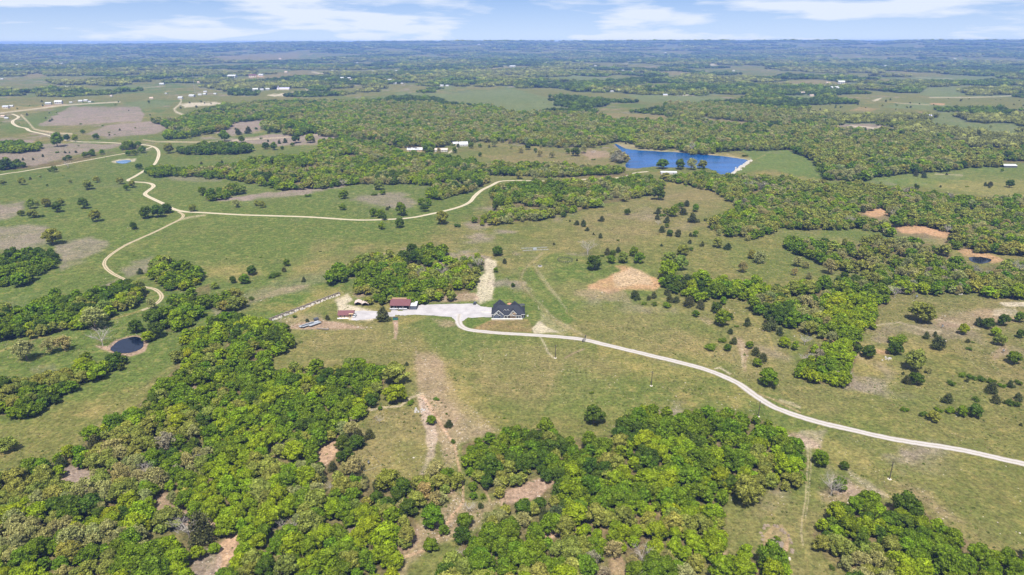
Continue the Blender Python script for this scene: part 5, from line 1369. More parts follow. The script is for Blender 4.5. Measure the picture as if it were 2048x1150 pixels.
mixf = np.clip((f - .5) * 2.4 + (f2 - .5) * 1.2 + .5 + g, 0, 1)[:, None]
pal = [np.array(TINTS[k]) for k in ('dark', 'green', 'olive', 'tan')]
t1 = np.clip(mixf / .40, 0, 1); t2 = np.clip((mixf - .40) / .30, 0, 1); t3 = np.clip((mixf - .72) / .25, 0, 1) * .40
tint = pal[0] * (1 - t1) + pal[1] * t1
tint = tint * (1 - t2) + pal[2] * t2
tint = tint * (1 - t3) + pal[3] * t3
tint *= rs.uniform(.72, 1.05, (len(FP), 1))
stuff('distant_woodland', 'wooded country reaching to the horizon', SRC['canopy_source'], FP, FS, tint, 5, rs)
for q in labels.values():
    if len(q.split()) > 16: print('LONG', q)
# ---- tufts and loose stones that roughen the open ground
def small_mesh(name, seed, n, leaf, mat):
    r = np.random.default_rng(seed)
    d_ = r.normal(size=(n, 3)); d_[:, 2] = np.abs(d_[:, 2]) * .6; d_ /= np.linalg.norm(d_, axis=1)[:, None]
    V, F = leaf_quads(r, d_ * np.array([.42, .42, .8]), d_ + r.normal(size=(n, 3)) * .5, leaf * r.uniform(.6, 1.3, n))
    me = mesh_from(name, V, F, mat); add_attr(me, 'shade', np.ones(len(V)))
    return me
source('tuft_source', [small_mesh('tuft', 950 + i, 26, .22, M['leaf_i']) for i in range(3)])
def stone_mesh(seed):
    r = np.random.default_rng(seed)
    me = mesh_from('loose_stone', ICO_V * np.array([.5, .4, .32]) * r.uniform(.75, 1.15, (len(ICO_V), 1)), [tuple(f) for f in ICO_F], M['loose_stone'])
    return me
M['loose_stone'] = simple_mat('loose_limestone', (.36, .31, .25), .9, .3, 2)
source('stone_source', [stone_mesh(970 + i) for i in range(3)])
def open_points(n, pref, seed):
    r = np.random.default_rng(seed)
    u = r.uniform(-40, 2090, n); v = 1165 - 745 * np.sqrt(r.random(n))
    x, y = at(u, v)
    ok = np.ones(n, bool)
    for _z, poly, _d, _t in WOODS: ok &= ~inside(poly, u, v) | (r.random(n) < .15)
    for w in (LAKE, POND, SMALL_POND, RIGHT_POND, LOT, APRON): ok &= ~inside(w, u, v)
    for _n, _k, pts, _w in ROADS: ok &= seg_dist(np.array(pts, float), u, v, False) > 2.6 / mpp(u, v)
    ok &= ~((np.abs(u - 1016) < 42) & (np.abs(v - 622) < 24)) & ~((np.abs(u - 805) < 35) & (np.abs(v - 612) < 16))
    ok &= pref(x, y, u, v, r)
    return x[ok], y[ok], r
x, y, r3 = open_points(60000, lambda x, y, u, v, r: r.random(len(x)) < np.clip((fbm(x, y, 26.0, 171, 4, .6) - .40) * 2.4, .03, .8), 31)
w = np.exp(r3.normal(size=len(x)) * .35) * .62
g_ = r3.random(len(x))[:, None]
tn = np.where(g_ < .55, np.array([.085, .115, .022]), np.where(g_ < .85, np.array([.23, .185, .085]), np.array([.055, .070, .022]))) * r3.uniform(.75, 1.25, (len(x), 1))
stuff('grass_tufts', 'rough tufts of grass and weeds over the pasture', SRC['tuft_source'], np.column_stack([x, y, height(x, y) - .02]), np.column_stack([w, w, w * .55]), tn, 3, r3)
ST_POLY = [p for p, s_, am, so in PATCHES if s_ in ('PINK', 'GRAVEL', 'CALICHE', 'CLAY', 'SAND') and np.mean([q[1] for q in p]) > 430]
def stony_pref(x, y, u, v, r):
    m = np.zeros(len(x), bool)
    for p in ST_POLY: m |= inside(p, u, v)
    return (m & (r.random(len(x)) < np.clip((fbm(x, y, 14.0, 181, 3, .6) - .36) * 3.2, 0, .9))) | (r.random(len(x)) < np.clip((fbm(x, y, 40.0, 191, 4, .6) - .58) * 1.6, 0, .3))
x, y, r3 = open_points(60000, stony_pref, 33)
w = np.exp(r3.normal(size=len(x)) * .45) * .42
stuff('loose_stones', 'pale limestone pieces strewn over bare and worn ground', SRC['stone_source'], np.column_stack([x, y, height(x, y)]), np.column_stack([w, w, w]), np.full((len(x), 3), .3), 3, r3)
print('TREES', len(trees), 'individual', len(ind), 'rest', len(rest), 'canopy', len(FP))
M['white_metal'] = ribbed_mat('white_sheet_roof', (.44, .44, .44), .5, .9)
M['far_white'] = ribbed_mat('dull_white_roof', (.40, .40, .39), .6, .9)
M['grey_metal'] = ribbed_mat('grey_sheet_roof', (.36, .37, .39), .45, .9)
M['red_metal'] = ribbed_mat('red_sheet_roof', (.125, .050, .052), .5, .6)
M['violet_roof'] = ribbed_mat('lavender_roof', (.38, .36, .48), .6, .9)
M['tan_roof'] = ribbed_mat('tan_roof', (.42, .31, .24), .7, .5)
M['pink_roof'] = ribbed_mat('weathered_pale_roof', (.44, .35, .30), .7, .5)
M['shingle'] = ribbed_mat('charcoal_shingles', (.019, .021, .029), .75, .28, .4, 'Y')
M['white_wall'] = simple_mat('white_wall', (.42, .40, .37), .8, .12, .6)
M['cream_wall'] = simple_mat('cream_wall', (.55, .47, .36), .8, .15, .6)
M['tan_wall'] = simple_mat('tan_timber_wall', (.42, .29, .17), .8, .2, .8)
M['slate_wall'] = simple_mat('slate_blue_siding', (.075, .085, .115), .75, .12, .8)
M['dark_wall'] = simple_mat('dark_wall', (.075, .080, .088), .7, .2, .8)
M['trim'] = simple_mat('white_trim', (.60, .59, .56), .6, .05, 2)
M['glass'] = simple_mat('window_glass', (.02, .025, .032), .08, .1, 2, 0, .6)
M['stone'] = simple_mat('pale_limestone', (.43, .38, .31), .9, .3, .9)
M['rock'] = simple_mat('grey_rubble', (.34, .315, .29), .95, .35, .8)
M['timber'] = simple_mat('weathered_timber', (.17, .14, .115), .9, .3, 2)
M['pole_wood'] = simple_mat('creosoted_pole', (.055, .045, .038), .9, .3, 2)
M['iron'] = simple_mat('dark_iron', (.045, .047, .05), .6, .25, 2, .3)
M['steel'] = simple_mat('grey_steel', (.36, .38, .40), .45, .2, 1.5, .3)
M['rubber'] = simple_mat('tyre_rubber', (.022, .022, .023), .9, .2, 3)
M['white_paint'] = simple_mat('white_car_paint', (.58, .59, .60), .3, .05, 1, 0, .5)
M['dark_paint'] = simple_mat('dark_car_paint', (.045, .055, .075), .3, .08, 1, 0, .5)
M['teal'] = simple_mat('teal_paint', (.03, .155, .135), .5, .2, 2)
M['cyan'] = simple_mat('turquoise_pool', (.02, .30, .32), .15, .15, 1, 0, .5)
M['canvas'] = simple_mat('rust_canvas', (.34, .155, .095), .9, .2, 2)
M['lamp_glass'] = simple_mat('lamp_glass', (.6, .6, .55), .15, .1, 2)
M['rust'] = simple_mat('rusty_metal', (.20, .10, .06), .85, .35, 2)
M['solar'] = simple_mat('solar_panel', (.015, .02, .045), .15, .1, 2, 0, .5)

def gable_parts(root, w, d, eave, ridge, wall, roof, over=.4, axis='x', door=None, t=.14):
    """walls with gable ends, a two-sided roof; the ridge runs along x or y"""
    s = Solid(); s.box(-w / 2, w / 2, -d / 2, d / 2, 0, eave)
    if axis == 'x': s.wedge([(-d / 2, eave - .002), (d / 2, eave - .002), (0, ridge - .05)], -w / 2 + .003, w / 2 - .003, True)
    else: s.wedge([(-w / 2, eave - .002), (w / 2, eave - .002), (0, ridge - .05)], -d / 2 + .003, d / 2 - .003)
    wl = s.build('wall', wall, root)
    q = Solid()
    if axis == 'x':
        k = (ridge - eave) / (d / 2)
        yo = d / 2 + over; zo = eave - over * k; xo = w / 2 + over
        q.slab([(-xo, -yo, zo + t), (xo, -yo, zo + t), (xo, 0, ridge + t), (-xo, 0, ridge + t)], t)
        q.slab([(-xo, .004, ridge + t), (xo, .004, ridge + t), (xo, yo, zo + t), (-xo, yo, zo + t)], t)
    else:
        k = (ridge - eave) / (w / 2)
        xo = w / 2 + over; zo = eave - over * k; yo = d / 2 + over
        q.slab([(-xo, -yo, zo + t), (0, -yo, ridge + t), (0, yo, ridge + t), (-xo, yo, zo + t)], t)
        q.slab([(.004, -yo, ridge + t), (xo, -yo, zo + t), (xo, yo, zo + t), (.004, yo, ridge + t)], t)
    rf = q.build('roof', roof, root)
    return wl, rf

def window(root, x, y, z, w, h, facing='-y'):
    f = Solid()
    if facing == '-y':
        f.box(x - w / 2 - .1, x + w / 2 + .1, y - .06, y + .02, z - .1, z + h + .1)
        fr = f.build('window', M['trim'], root)
        Solid().box(x - w / 2, x + w / 2, y - .085, y - .062, z, z + h).build('pane', M['glass'], fr)
    else:
        sgn = -1 if facing == '-x' else 1
        a, b = sorted((x - sgn * .02, x + sgn * .06)); f.box(a, b, y - w / 2 - .1, y + w / 2 + .1, z - .1, z + h + .1)
        fr = f.build('window', M['trim'], root)
        a, b = sorted((x + sgn * .062, x + sgn * .085)); Solid().box(a, b, y - w / 2, y + w / 2, z, z + h).build('pane', M['glass'], fr)
    return fr

# ------------------------------------------------------------------ the farmhouse
def farmhouse():
    x, y, z = at3(1016.5, 637.0)
    mp = float(mpp(1016.5, 637))
    hw = 68.5 * mp / 2
    R = thing('farmhouse', 'large charcoal roofed farmhouse with white edged front gables at the end of the driveway', 'house', (x, y, z))
    E, T = 3.0, 7.4
    D = 12.4
    a = hw - .7
    # walls
    s = Solid(); s.box(-a, a, .6, D, 0, E)
    s.box(-a + 1.0, -a + 9.4, D + .003, D + 5.2, 0, E); s.box(a - 9.8, a - 3.4, D + .003, D + 4.0, 0, E)
    s.build('wall', M['slate_wall'], R)
    # main hipped roof, one sheet per slope
    o = .55; t = .16; yr = .6 + (D - .6) / 2
    L_, R_, F_, B_ = -a - o, a + o, .6 - o, D + o
    hip = 5.0
    rA, rB = (L_ + hip, yr, T), (R_ - hip, yr, T)
    s = Solid()
    s.slab([(L_, F_, E), (R_, F_, E), rB, rA], t)
    s.slab([(R_, B_, E), (L_, B_, E), rA, rB], t)
    def tri(p, q, r_):
        P = [Vector(p), Vector(q), Vector(r_)]; n = (P[1] - P[0]).cross(P[2] - P[0]).normalized() * t
        s.add([*(v - n for v in P), *P], [(2, 1, 0), (3, 4, 5), (0, 1, 4, 3), (1, 2, 5, 4), (2, 0, 3, 5)])
    tri((L_, B_, E), (L_, F_, E), rA); tri((R_, F_, E), (R_, B_, E), rB)
    main = s.build('roof', M['shingle'], R)
    # rear wings with their gables facing away
    for cx, half, y1, top in ((-a + 5.2, 4.9, D + 6.0, 7.3), (a - 6.6, 3.9, D + 4.7, 6.6)):
        s = Solid()
        s.slab([(cx - half, y1, E + .02), (cx - half, yr, E + .02), (cx, yr, top), (cx, y1, top)], t)
        s.slab([(cx + half, yr, E + .02), (cx + half, y1, E + .02), (cx + .003, y1, top), (cx + .003, yr, top)], t)
        s.build('rear_roof', M['shingle'], R)
        s = Solid(); s.wedge([(cx - half + .6, E), (cx + half - .6, E), (cx, top - .45)], y1 - .7, y1 - .45); s.build('rear_gable', M['slate_wall'], R)
    # front gables: left broad one with a smaller nested one, right one, porch one
    def front_gable(cx, half, y0, base, top, mat, depth, win=None):
        s = Solid(); s.wedge([(cx - half + .25, base), (cx + half - .25, base), (cx, top - .25)], y0 + .25, y0 + .5)
        if base > .5: s.box(cx - half + .3, cx + half - .3, y0 + .26, y0 + .55, max(0, base - 3.0), base)
        g = s.build('front_gable', mat, R)
        s = Solid()
        s.slab([(cx - half, y0, base), (cx, y0, top), (cx, y0 + depth, top), (cx - half, y0 + depth, base)], t)
        s.slab([(cx + .003, y0, top), (cx + half, y0, base), (cx + half, y0 + depth, base), (cx + .003, y0 + depth, top)], t)
        s.build('gable_roof', M['shingle'], R)
        s = Solid()
        for sg in (-1, 1):
            x0, x1 = cx + sg * half, cx
            s.hexa([(x0, y0 - .08, base - .34), (x1, y0 - .08, top - .34), (x1, y0 - .012, top - .34), (x0, y0 - .012, base - .34),
                    (x0, y0 - .08, base + .05), (x1, y0 - .08, top + .05), (x1, y0 - .012, top + .05), (x0, y0 - .012, base + .05)])
        s.build('bargeboard', M['trim'], R)
        if win: window(R, cx, y0 + .25, *win)
    kx = mp / 9.58
    front_gable(-6.65, 3.55, -.55, E, 6.3, M['slate_wall'], 5.8, (3.7, 1.1, 1.3))
    front_gable(-7.95, 2.0, -1.35, 2.75, 4.7, M['slate_wall'], 2.0, (3.1, .8, .7))
    front_gable(3.35, 2.55, -.35, E + .5, 6.1, M['tan_wall'], 5.2, (4.1, .8, 1.0))
    # open porch gable on posts
    s = Solid(); s.wedge([(1.95 - 1.55, 2.9), (1.95 + 1.55, 2.9), (1.95, 4.35)], -1.45, -1.25); s.build('porch_gable', M['tan_wall'], R)
    s = Solid()
    s.slab([(.05, -1.75, 2.85), (1.95, -1.75, 4.55), (1.95, 1.4, 4.55), (.05, 1.4, 2.85)], t)
    s.slab([(1.953, -1.75, 4.55), (3.85, -1.75, 2.85), (3.85, 1.4, 2.85), (1.953, 1.4, 4.55)], t)
    s.build('porch_roof', M['shingle'], R)
    s = Solid()
    for sg in (-1, 1):
        x0, x1 = 1.95 + sg * 1.9, 1.95
        s.hexa([(x0, -1.84, 2.5), (x1, -1.84, 4.2), (x1, -1.77, 4.2), (x0, -1.77, 2.5), (x0, -1.84, 2.9), (x1, -1.84, 4.6), (x1, -1.77, 4.6), (x0, -1.77, 2.9)])
    s.build('bargeboard', M['trim'], R)
    # low porch roof between gables and to the right
    s = Solid(); s.slab([(-3.0, -1.3, 2.65), (9.0, -1.3, 2.65), (9.0, .9, 3.35), (-3.0, .9, 3.35)], .14); s.build('porch_roof', M['shingle'], R)
    Solid().box(-3.0, 9.0, -1.34, -1.302, 2.45, 2.70).build('gutter', M['trim'], R)
    for px in (-2.8, -.6, .35, 3.5, 5.4, 7.2, 8.8):
        Solid().box(px - .13, px + .13, -1.22, -.96, .35, 2.5).build('porch_post', M['trim'] if px not in (.35, 3.5) else M['timber'], R)
    # dormers
    for cx in (-2.35, -.25):
        s = Solid(); s.wedge([(cx - .62, 5.1), (cx + .62, 5.1), (cx, 5.95)], 2.5, 4.4); s.box(cx - .6, cx + .6, 2.52, 4.2, 4.4, 5.098); d_ = s.build('dormer', M['slate_wall'], R)
        s = Solid()
        s.slab([(cx - .85, 2.3, 4.95), (cx, 2.3, 6.08), (cx, 4.9, 6.08), (cx - .85, 4.9, 4.95)], .1); s.slab([(cx + .003, 2.3, 6.08), (cx + .85, 2.3, 4.95), (cx + .85, 4.9, 4.95), (cx + .003, 4.9, 6.08)], .1)
        s.build('dormer_roof', M['shingle'], d_)
        s = Solid()
        for sg in (-1, 1):
            x0, x1 = cx + sg * .85, cx
            s.hexa([(x0, 2.22, 4.72), (x1, 2.22, 5.85), (x1, 2.29, 5.85), (x0, 2.29, 4.72), (x0, 2.22, 4.98), (x1, 2.22, 6.12), (x1, 2.29, 6.12), (x0, 2.29, 4.98)])
        s.build('dormer_trim', M['trim'], d_)
        Solid().box(cx - .3, cx + .3, 2.44, 2.50, 4.55, 5.2).build('pane', M['glass'], d_)
    # openings of the front wall
    for wx, wz, ww, wh in ((-9.4, .9, 1.5, 1.5), (-6.0, .9, 1.6, 1.5), (-1.8, .8, 1.4, 1.7), (5.0, .8, 1.4, 1.7), (7.3, .8, 1.4, 1.7), (9.8, .9, 1.3, 1.5)):
        window(R, wx, -.29 if wx < -4 else .6, wz, ww, wh)
    d_ = Solid().box(1.3, 2.6, .52, .60, .05, 2.3).build('front_door', M['timber'], R)
    Solid().box(2.38, 2.46, .45, .52, 1.0, 1.15).build('handle', M['steel'], d_)
    for wy in (3.0, 8.5): window(R, -a, wy, .9, 1.3, 1.4, '-x'); window(R, a, wy, .9, 1.3, 1.4, '+x')
    # white edge boards of the main eaves
    s = Solid(); s.box(L_ + .05, -10.3, F_ - .06, F_ - .004, E - .28, E); s.box(9.05, R_ - .05, F_ - .06, F_ - .004, E - .28, E)
    s.build('fascia', M['trim'], R)
    # porch floor and terrace walls in pale stone
    Solid().box(-4.2, 9.4, -1.7, .55, 0, .32).build('porch_floor', M['stone'], R)
    return R, (x, y, z), hw
HOUSE, HP, HW = farmhouse()
def near_house(dx, dy): return (HP[0] + dx, HP[1] + dy, HP[2])
t = thing('retaining_wall', 'low white stone terrace wall along the front of the charcoal farmhouse', 'wall', near_house(0, -2.6))
Solid().box(-HW + .4, 4.4, -.35, .35, 0, .9).build('stone_front', M['stone'], t)
Solid().box(4.403, HW - 2.0, .15, .75, 0, .7).build('stone_front', M['stone'], t)
Solid().box(-HW + .3, 4.4, -.42, .42, .903, 1.02).build('coping', M['trim'], t)
Solid().box(4.403, HW - 2.0, .08, .82, .703, .8).build('coping', M['trim'], t)
t = thing('retaining_wall', 'thin white block wall edging the lawn strip left of the farmhouse', 'wall', near_house(-HW - 3.4, 11.6))
Solid().box(-3.6, 3.6, -.15, .15, 0, .7).build('block_wall', M['trim'], t)
Solid().box(-3.65, 3.65, -.2, .2, .703, .78).build('coping', M['stone'], t)
t = thing('patio', 'pale stone pool patio behind the farmhouse roof valley', 'patio', near_house(1.2, 19.5))
Solid().box(-4.6, 8.5, -4.5, 3.6, 0, .18).build('paving', M['stone'], t)
t = thing('swimming_pool', 'turquoise swimming pool between the two rear wings of the farmhouse', 'pool', near_house(-.4, 20.4))
Solid().box(-3.1, 3.1, -1.9, 1.6, .10, .30).build('coping', M['trim'], t)
Solid().box(-2.8, 2.8, -1.65, 1.35, .12, .32).build('water', M['cyan'], t)
t = thing('patio_umbrella', 'rust coloured sunshade on the patio behind the farmhouse', 'umbrella', near_house(.9, 22.3))
Solid().tube([(0, 0, .1), (0, 0, 2.7)], .05, 6).build('pole', M['steel'], t)
Solid().disc((0, 0, 2.3), 1.9, .75, 8, .05).build('canopy', M['canvas'], t)
t = thing('gazebo', 'dark roofed gazebo at the back right corner of the farmhouse', 'gazebo', near_house(9.6, 20.0))
for sx_ in (-1.7, 1.7):
    for sy_ in (-1.4, 1.4): Solid().box(sx_ - .09, sx_ + .09, sy_ - .09, sy_ + .09, 0, 2.4).build('post', M['iron'], t)
s = Solid(); s.add([(-2.2,-1.9,2.35),(2.2,-1.9,2.35),(2.2,1.9,2.35),(-2.2,1.9,2.35),(-.6,0,3.3),(.6,0,3.3)], [(3,2,1,0),(0,1,5,4),(2,3,4,5),(1,2,5),(3,0,4)]); s.build('roof', M['iron'], t)
Solid().box(-1.4, 1.4, -.7, .7, .03, .8).build('table', M['timber'], t)
t = thing('air_conditioner', 'small white outdoor unit on the grass right of the farmhouse', 'outdoor unit', near_house(HW + 1.6, 4.0))
Solid().box(-.5, .5, -.4, .4, 0, .95).build('casing', M['trim'], t); Solid().disc((0, 0, .952), .34, .05, 12).build('fan_grille', M['iron'], t)

# ------------------------------------------------------------------ vehicles
def pickup(name, label, paint, loc, rotz, group):
    R = thing(name, label, 'pickup truck', loc, rotz, group)
    s = Solid()
    prof = [(-2.9,.55),(2.85,.55),(2.9,.95),(2.75,1.15),(1.3,1.25),(-2.9,1.25)]
    n = len(prof)
    vs = [(x, -.95, z) for x, z in prof] + [(x, .95, z) for x, z in prof]
    s.add(vs, [tuple(range(n)), tuple(range(2 * n - 1, n - 1, -1))] + [(i, n + i, n + (i + 1) % n, (i + 1) % n) for i in range(n)])
    b = s.build('body', paint, R)
    s = Solid(); lo = [(-.95,-.9),(1.35,-.9),(1.35,.9),(-.95,.9)]; hi = [(-.75,-.75),(.65,-.75),(.65,.75),(-.75,.75)]
    s.hexa([*((x, y, 1.252) for x, y in lo), *((x, y, 1.9) for x, y in hi)]); s.build('cab', M['glass'], R)
    Solid().box(-.78, .66, -.77, .77, 1.903, 1.97).build('cab_roof', paint, R)
    Solid().box(-2.75, -1.1, -.78, .78, 1.24, 1.262).build('load_bed', M['iron'], R)
    for x in (-1.85, 1.9):
        for y in (-.84, .84):
            w = Solid().wheel((x, y, .42), .42, .30).build('wheel', M['rubber'], R)
            Solid().wheel((x, y + (.16 if y > 0 else -.16), .42), .24, .03).build('rim', M['steel'], w)
    for y in (-.7, .7): Solid().box(2.87, 2.93, y - .2, y + .2, .8, 1.0).build('headlight', M['lamp_glass'], R)
    Solid().box(2.85, 3.0, -.95, .95, .45, .62).build('bumper', M['steel'], R)
    return R
gx, gy, gz = at3(787.5, 620.5)
pickup('pickup_truck', 'white pickup parked in the left bay of the red roofed barn', M['white_paint'], (gx, gy + 1.3, gz + .1), 0.0, 'white pickups under the barn roof')
gx, gy, gz = at3(805.5, 620.5)
pickup('pickup_truck', 'white pickup parked in the right bay of the red roofed barn', M['white_paint'], (gx, gy + 1.3, gz + .1), math.pi, 'white pickups under the barn roof')
gx, gy, gz = at3(950.2, 608)
def suv(label, loc, rotz, paint):
    R = thing('parked_car', label, 'car', loc, rotz)
    s = Solid(); s.hexa([(-2.2,-.9,.4),(2.2,-.9,.4),(2.2,.9,.4),(-2.2,.9,.4),(-2.2,-.92,1.05),(2.15,-.92,.98),(2.15,.92,.98),(-2.2,.92,1.05)]); s.build('body', paint, R)
    s = Solid(); s.hexa([(-2.1,-.85,1.053),(1.2,-.85,1.0),(1.2,.85,1.0),(-2.1,.85,1.053),(-1.8,-.7,1.65),(.5,-.7,1.65),(.5,.7,1.65),(-1.8,.7,1.65)]); s.build('windows', M['glass'], R)
    Solid().box(-1.82, .52, -.72, .72, 1.653, 1.72).build('roof', paint, R)
    for x in (-1.35, 1.35):
        for y in (-.82, .82): Solid().wheel((x, y, .36), .36, .24).build('wheel', M['rubber'], R)
    for y in (-.6, .6): Solid().box(2.17, 2.24, y - .18, y + .18, .68, .86).build('headlight', M['lamp_glass'], R)
    return R
suv('dark car parked alone at the back of the gravel yard', (gx, gy, gz + .1), 1.35, M['dark_paint'])
gx, gy, gz = at3(707, 633)
suv('white car parked against the right wall of the small red roofed cabin', (gx + .9, gy, gz + .1), 1.5, M['white_paint'])

# ------------------------------------------------------------------ barn, carport, cabin, sheds
def barn():
    x, y, z = at3(800, 620.2); mp = float(mpp(800, 620)); w = 38.5 * mp; d = 9.5; fe, be = 3.5, 6.1
    R = thing('barn', 'long red roofed open barn sheltering two white pickups', 'barn', (x, y, z), -.015)
    h = w / 2
    s = Solid(); s.box(-h, h, d - .2, d, 0, be - .15); s.box(-h, -h + .2, .4, d - .203, 0, fe - .1); s.box(h - .2, h, .4, d - .203, 0, fe - .1)
    s.build('wall', M['tan_wall'], R)
    s = Solid(); s.slab([(-h - .5, -.4, fe), (h + .5, -.4, fe), (h + .5, d * .68, be), (-h - .5, d * .68, be)], .16); s.slab([(h + .5, d + .6, fe + 1.0), (-h - .5, d + .6, fe + 1.0), (-h - .5, d * .68 + .004, be), (h + .5, d * .68 + .004, be)], .16)
    s.build('roof', M['red_metal'], R)
    for k in range(4):
        px = -h + .15 + (w - .3) * k / 3
        Solid().box(px - .12, px + .12, .0, .24, 0, fe - .12).build('post', M['timber'], R)
    Solid().box(-h, h, .02, .22, fe - .42, fe - .16).build('beam', M['dark_wall'], R)
    Solid().box(-h + .2, h - .2, .5, d - .25, .02, .12).build('floor_slab', M['lot'], R)
barn()
x, y, z = at3(825.6, 619.4); mp = float(mpp(825.6, 619))
t = thing('carport', 'white roofed shed with dark front joined to the red barn', 'shed', (x, y, z), -.02)
hw_ = 16 * mp / 2
Solid().box(-hw_ + .15, hw_ - .15, 0, 6.2, 0, 2.9).build('wall', M['dark_wall'], t)
s = Solid(); s.slab([(-hw_, -.35, 3.0), (hw_, -.35, 3.0), (hw_, 6.6, 3.9), (-hw_, 6.6, 3.9)], .14); s.build('roof', M['white_metal'], t)
for k in (-1, 1): Solid().box(k * hw_ * .5 - hw_ * .42, k * hw_ * .5 + hw_ * .42, -.06, -.003, .05, 2.5).build('door', M['slate_wall'], t)

x, y, z = at3(691.5, 637.0); mp = float(mpp(691, 636))
t = thing('cabin', 'small cabin with maroon roof and tan corner wall beside the gravel apron', 'cabin', (x, y, z), .06)
w = 29.5 * mp
gp = Solid(); gp.box(-w/2, w/2 - 3.3, 1.0, 7.4, 0, 2.7); gp.box(w/2 - 3.297, w/2, 1.9, 7.4, 0, 2.7); gp.wedge([(1.0, 2.698), (7.4, 2.698), (4.2, 4.35)], -w/2 + .01, w/2 - .01, True); gp.build('wall', M['tan_wall'], t)
s = Solid()
s.slab([(-w/2 - .5, .2, 2.25), (w/2 - 3.1, .2, 2.25), (w/2 - 3.1, 4.2, 4.5), (-w/2 - .5, 4.2, 4.5)], .14); s.slab([(w/2 - 3.097, 1.7, 3.09), (w/2 + .5, 1.7, 3.09), (w/2 + .5, 4.2, 4.5), (w/2 - 3.097, 4.2, 4.5)], .14)
s.slab([(w/2 + .5, 8.0, 2.4), (-w/2 - .5, 8.0, 2.4), (-w/2 - .5, 4.204, 4.5), (w/2 + .5, 4.204, 4.5)], .14); s.build('roof', M['red_metal'], t)
for k in range(4): Solid().box(-w/2 + .1 + k * 2.0, -w/2 + .28 + k * 2.0, .35, .53, .3, 2.2).build('porch_post', M['timber'], t)
Solid().box(-w/2 - .6, w/2 - 3.2, -.5, .98, 0, .28).build('porch_floor', M['trim'], t)
for k in (0, 1): window(t, -w/2 + 1.6 + 2.6 * k, 1.0, .9, 1.1, 1.1)
Solid().box(w/2 - 2.6, w/2 - 1.7, 1.83, 1.897, .1, 2.1).build('door', M['dark_wall'], t)

for i, (u, v, lab) in enumerate(((716.2, 611.4, 'left one of two weathered open sheds behind the cabin'), (730.6, 612.6, 'right one of two weathered open sheds behind the cabin'))):
    x, y, z = at3(u, v); w = 12.6 * float(mpp(u, v))
    t = thing('open_shed', lab, 'shed', (x, y, z), .10, 'two weathered open sheds')
    h = w / 2
    s = Solid(); s.slab([(-h - .3, -.3, 2.0), (0, -.3, 3.1), (0, 5.6, 3.1), (-h - .3, 5.6, 2.0)], .12); s.slab([(.004, -.3, 3.1), (h + .3, -.3, 2.0), (h + .3, 5.6, 2.0), (.004, 5.6, 3.1)], .12); s.build('roof', M['pink_roof'], t)
    s = Solid(); s.box(-h, -h + .12, 0, 5.3, 0, 2.0); s.box(h - .12, h, 0, 5.3, 0, 2.0); s.box(-h + .123, h - .123, 5.1, 5.25, 0, 2.4); s.build('wall', M['timber'], t)
    for px in (-h + .06, h - .06): Solid().box(px - .1, px + .1, -.18, -.003, 0, 2.05).build('post', M['timber'], t)

# ------------------------------------------------------------------ trailers, logs, rail wall, dumpster, gate
def trailer(label, u, v, rot, ln, mat):
    x, y, z = at3(u, v)
    t = thing('flatbed_trailer', label, 'trailer', (x, y, z), rot, 'trailers parked below the cabin')
    Solid().box(-ln/2, ln/2, -1.15, 1.15, .95, 1.15).build('deck', mat, t)
    Solid().box(-ln/2 + .1, ln/2 - .1, -.4, .4, .7, .947).build('chassis', M['iron'], t)
    for yy in (-1.17, 1.17): Solid().box(-ln/2, ln/2, min(yy, yy * 1.05), max(yy, yy * 1.05), .93, 1.32).build('side_rail', M['steel'], t)
    for k in range(3):
        for yy in (-1.0, 1.0):
            w = Solid().wheel((-ln/2 + 1.4 + 1.05 * k, yy, .46), .46, .3).build('wheel', M['rubber'], t)
    s = Solid(); s.tube([(ln/2 - .2, -.5, .82), (ln/2 + 1.5, 0, .75)], .07, 5); s.tube([(ln/2 - .2, .5, .82), (ln/2 + 1.5, 0, .75)], .07, 5); s.tube([(ln/2 + 1.3, 0, 0), (ln/2 + 1.3, 0, .9)], .05, 5); s.build('drawbar', M['iron'], t)
a_ = .82
trailer('leftmost of three long grey flatbed trailers below the cabin', 613.5, 651.8, a_, 10.5, M['steel'])
trailer('middle one of three long grey flatbed trailers below the cabin', 621.5, 650.5, a_, 13.0, M['grey_metal'])
trailer('rightmost and shortest of three grey flatbed trailers below the cabin', 630.0, 650.2, a_ + .05, 9.0, M['steel'])
x, y, z = at3(632.5, 641)
t = thing('utility_trailer', 'small dark box trailer at the upper end of the flatbed trailers', 'trailer', (x, y, z), .6)
Solid().box(-1.5, 1.5, -1, 1, .5, 1.9).build('box', M['dark_wall'], t)
for yy in (-1.05, 1.05): Solid().wheel((0, yy, .38), .38, .22).build('wheel', M['rubber'], t)
Solid().tube([(1.5, 0, .55), (2.7, 0, .5)], .06, 5).build('drawbar', M['iron'], t)
for i in range(5):
    u0 = 637 + i * 4.6
    x, y, z = at3(u0, 658.3 + .35 * i); rr = rng.uniform(.42, .62)
    t = obj('log', None, None) if False else Solid().tube([(-.95, 0, rr * .85), (0, .03, rr * .9), (.95, -.02, rr * .85)], [rr, rr * 1.05, rr * .92], 8).build('log', M['timber'], None,
        label=['leftmost', 'second from left', 'middle', 'second from right', 'rightmost'][i] + ' dark log in the row below the trailers', cat='log', group='logs lying in a row below the trailers', loc=(x, y, z), rotz=-.15 + rng.uniform(-.12, .12))

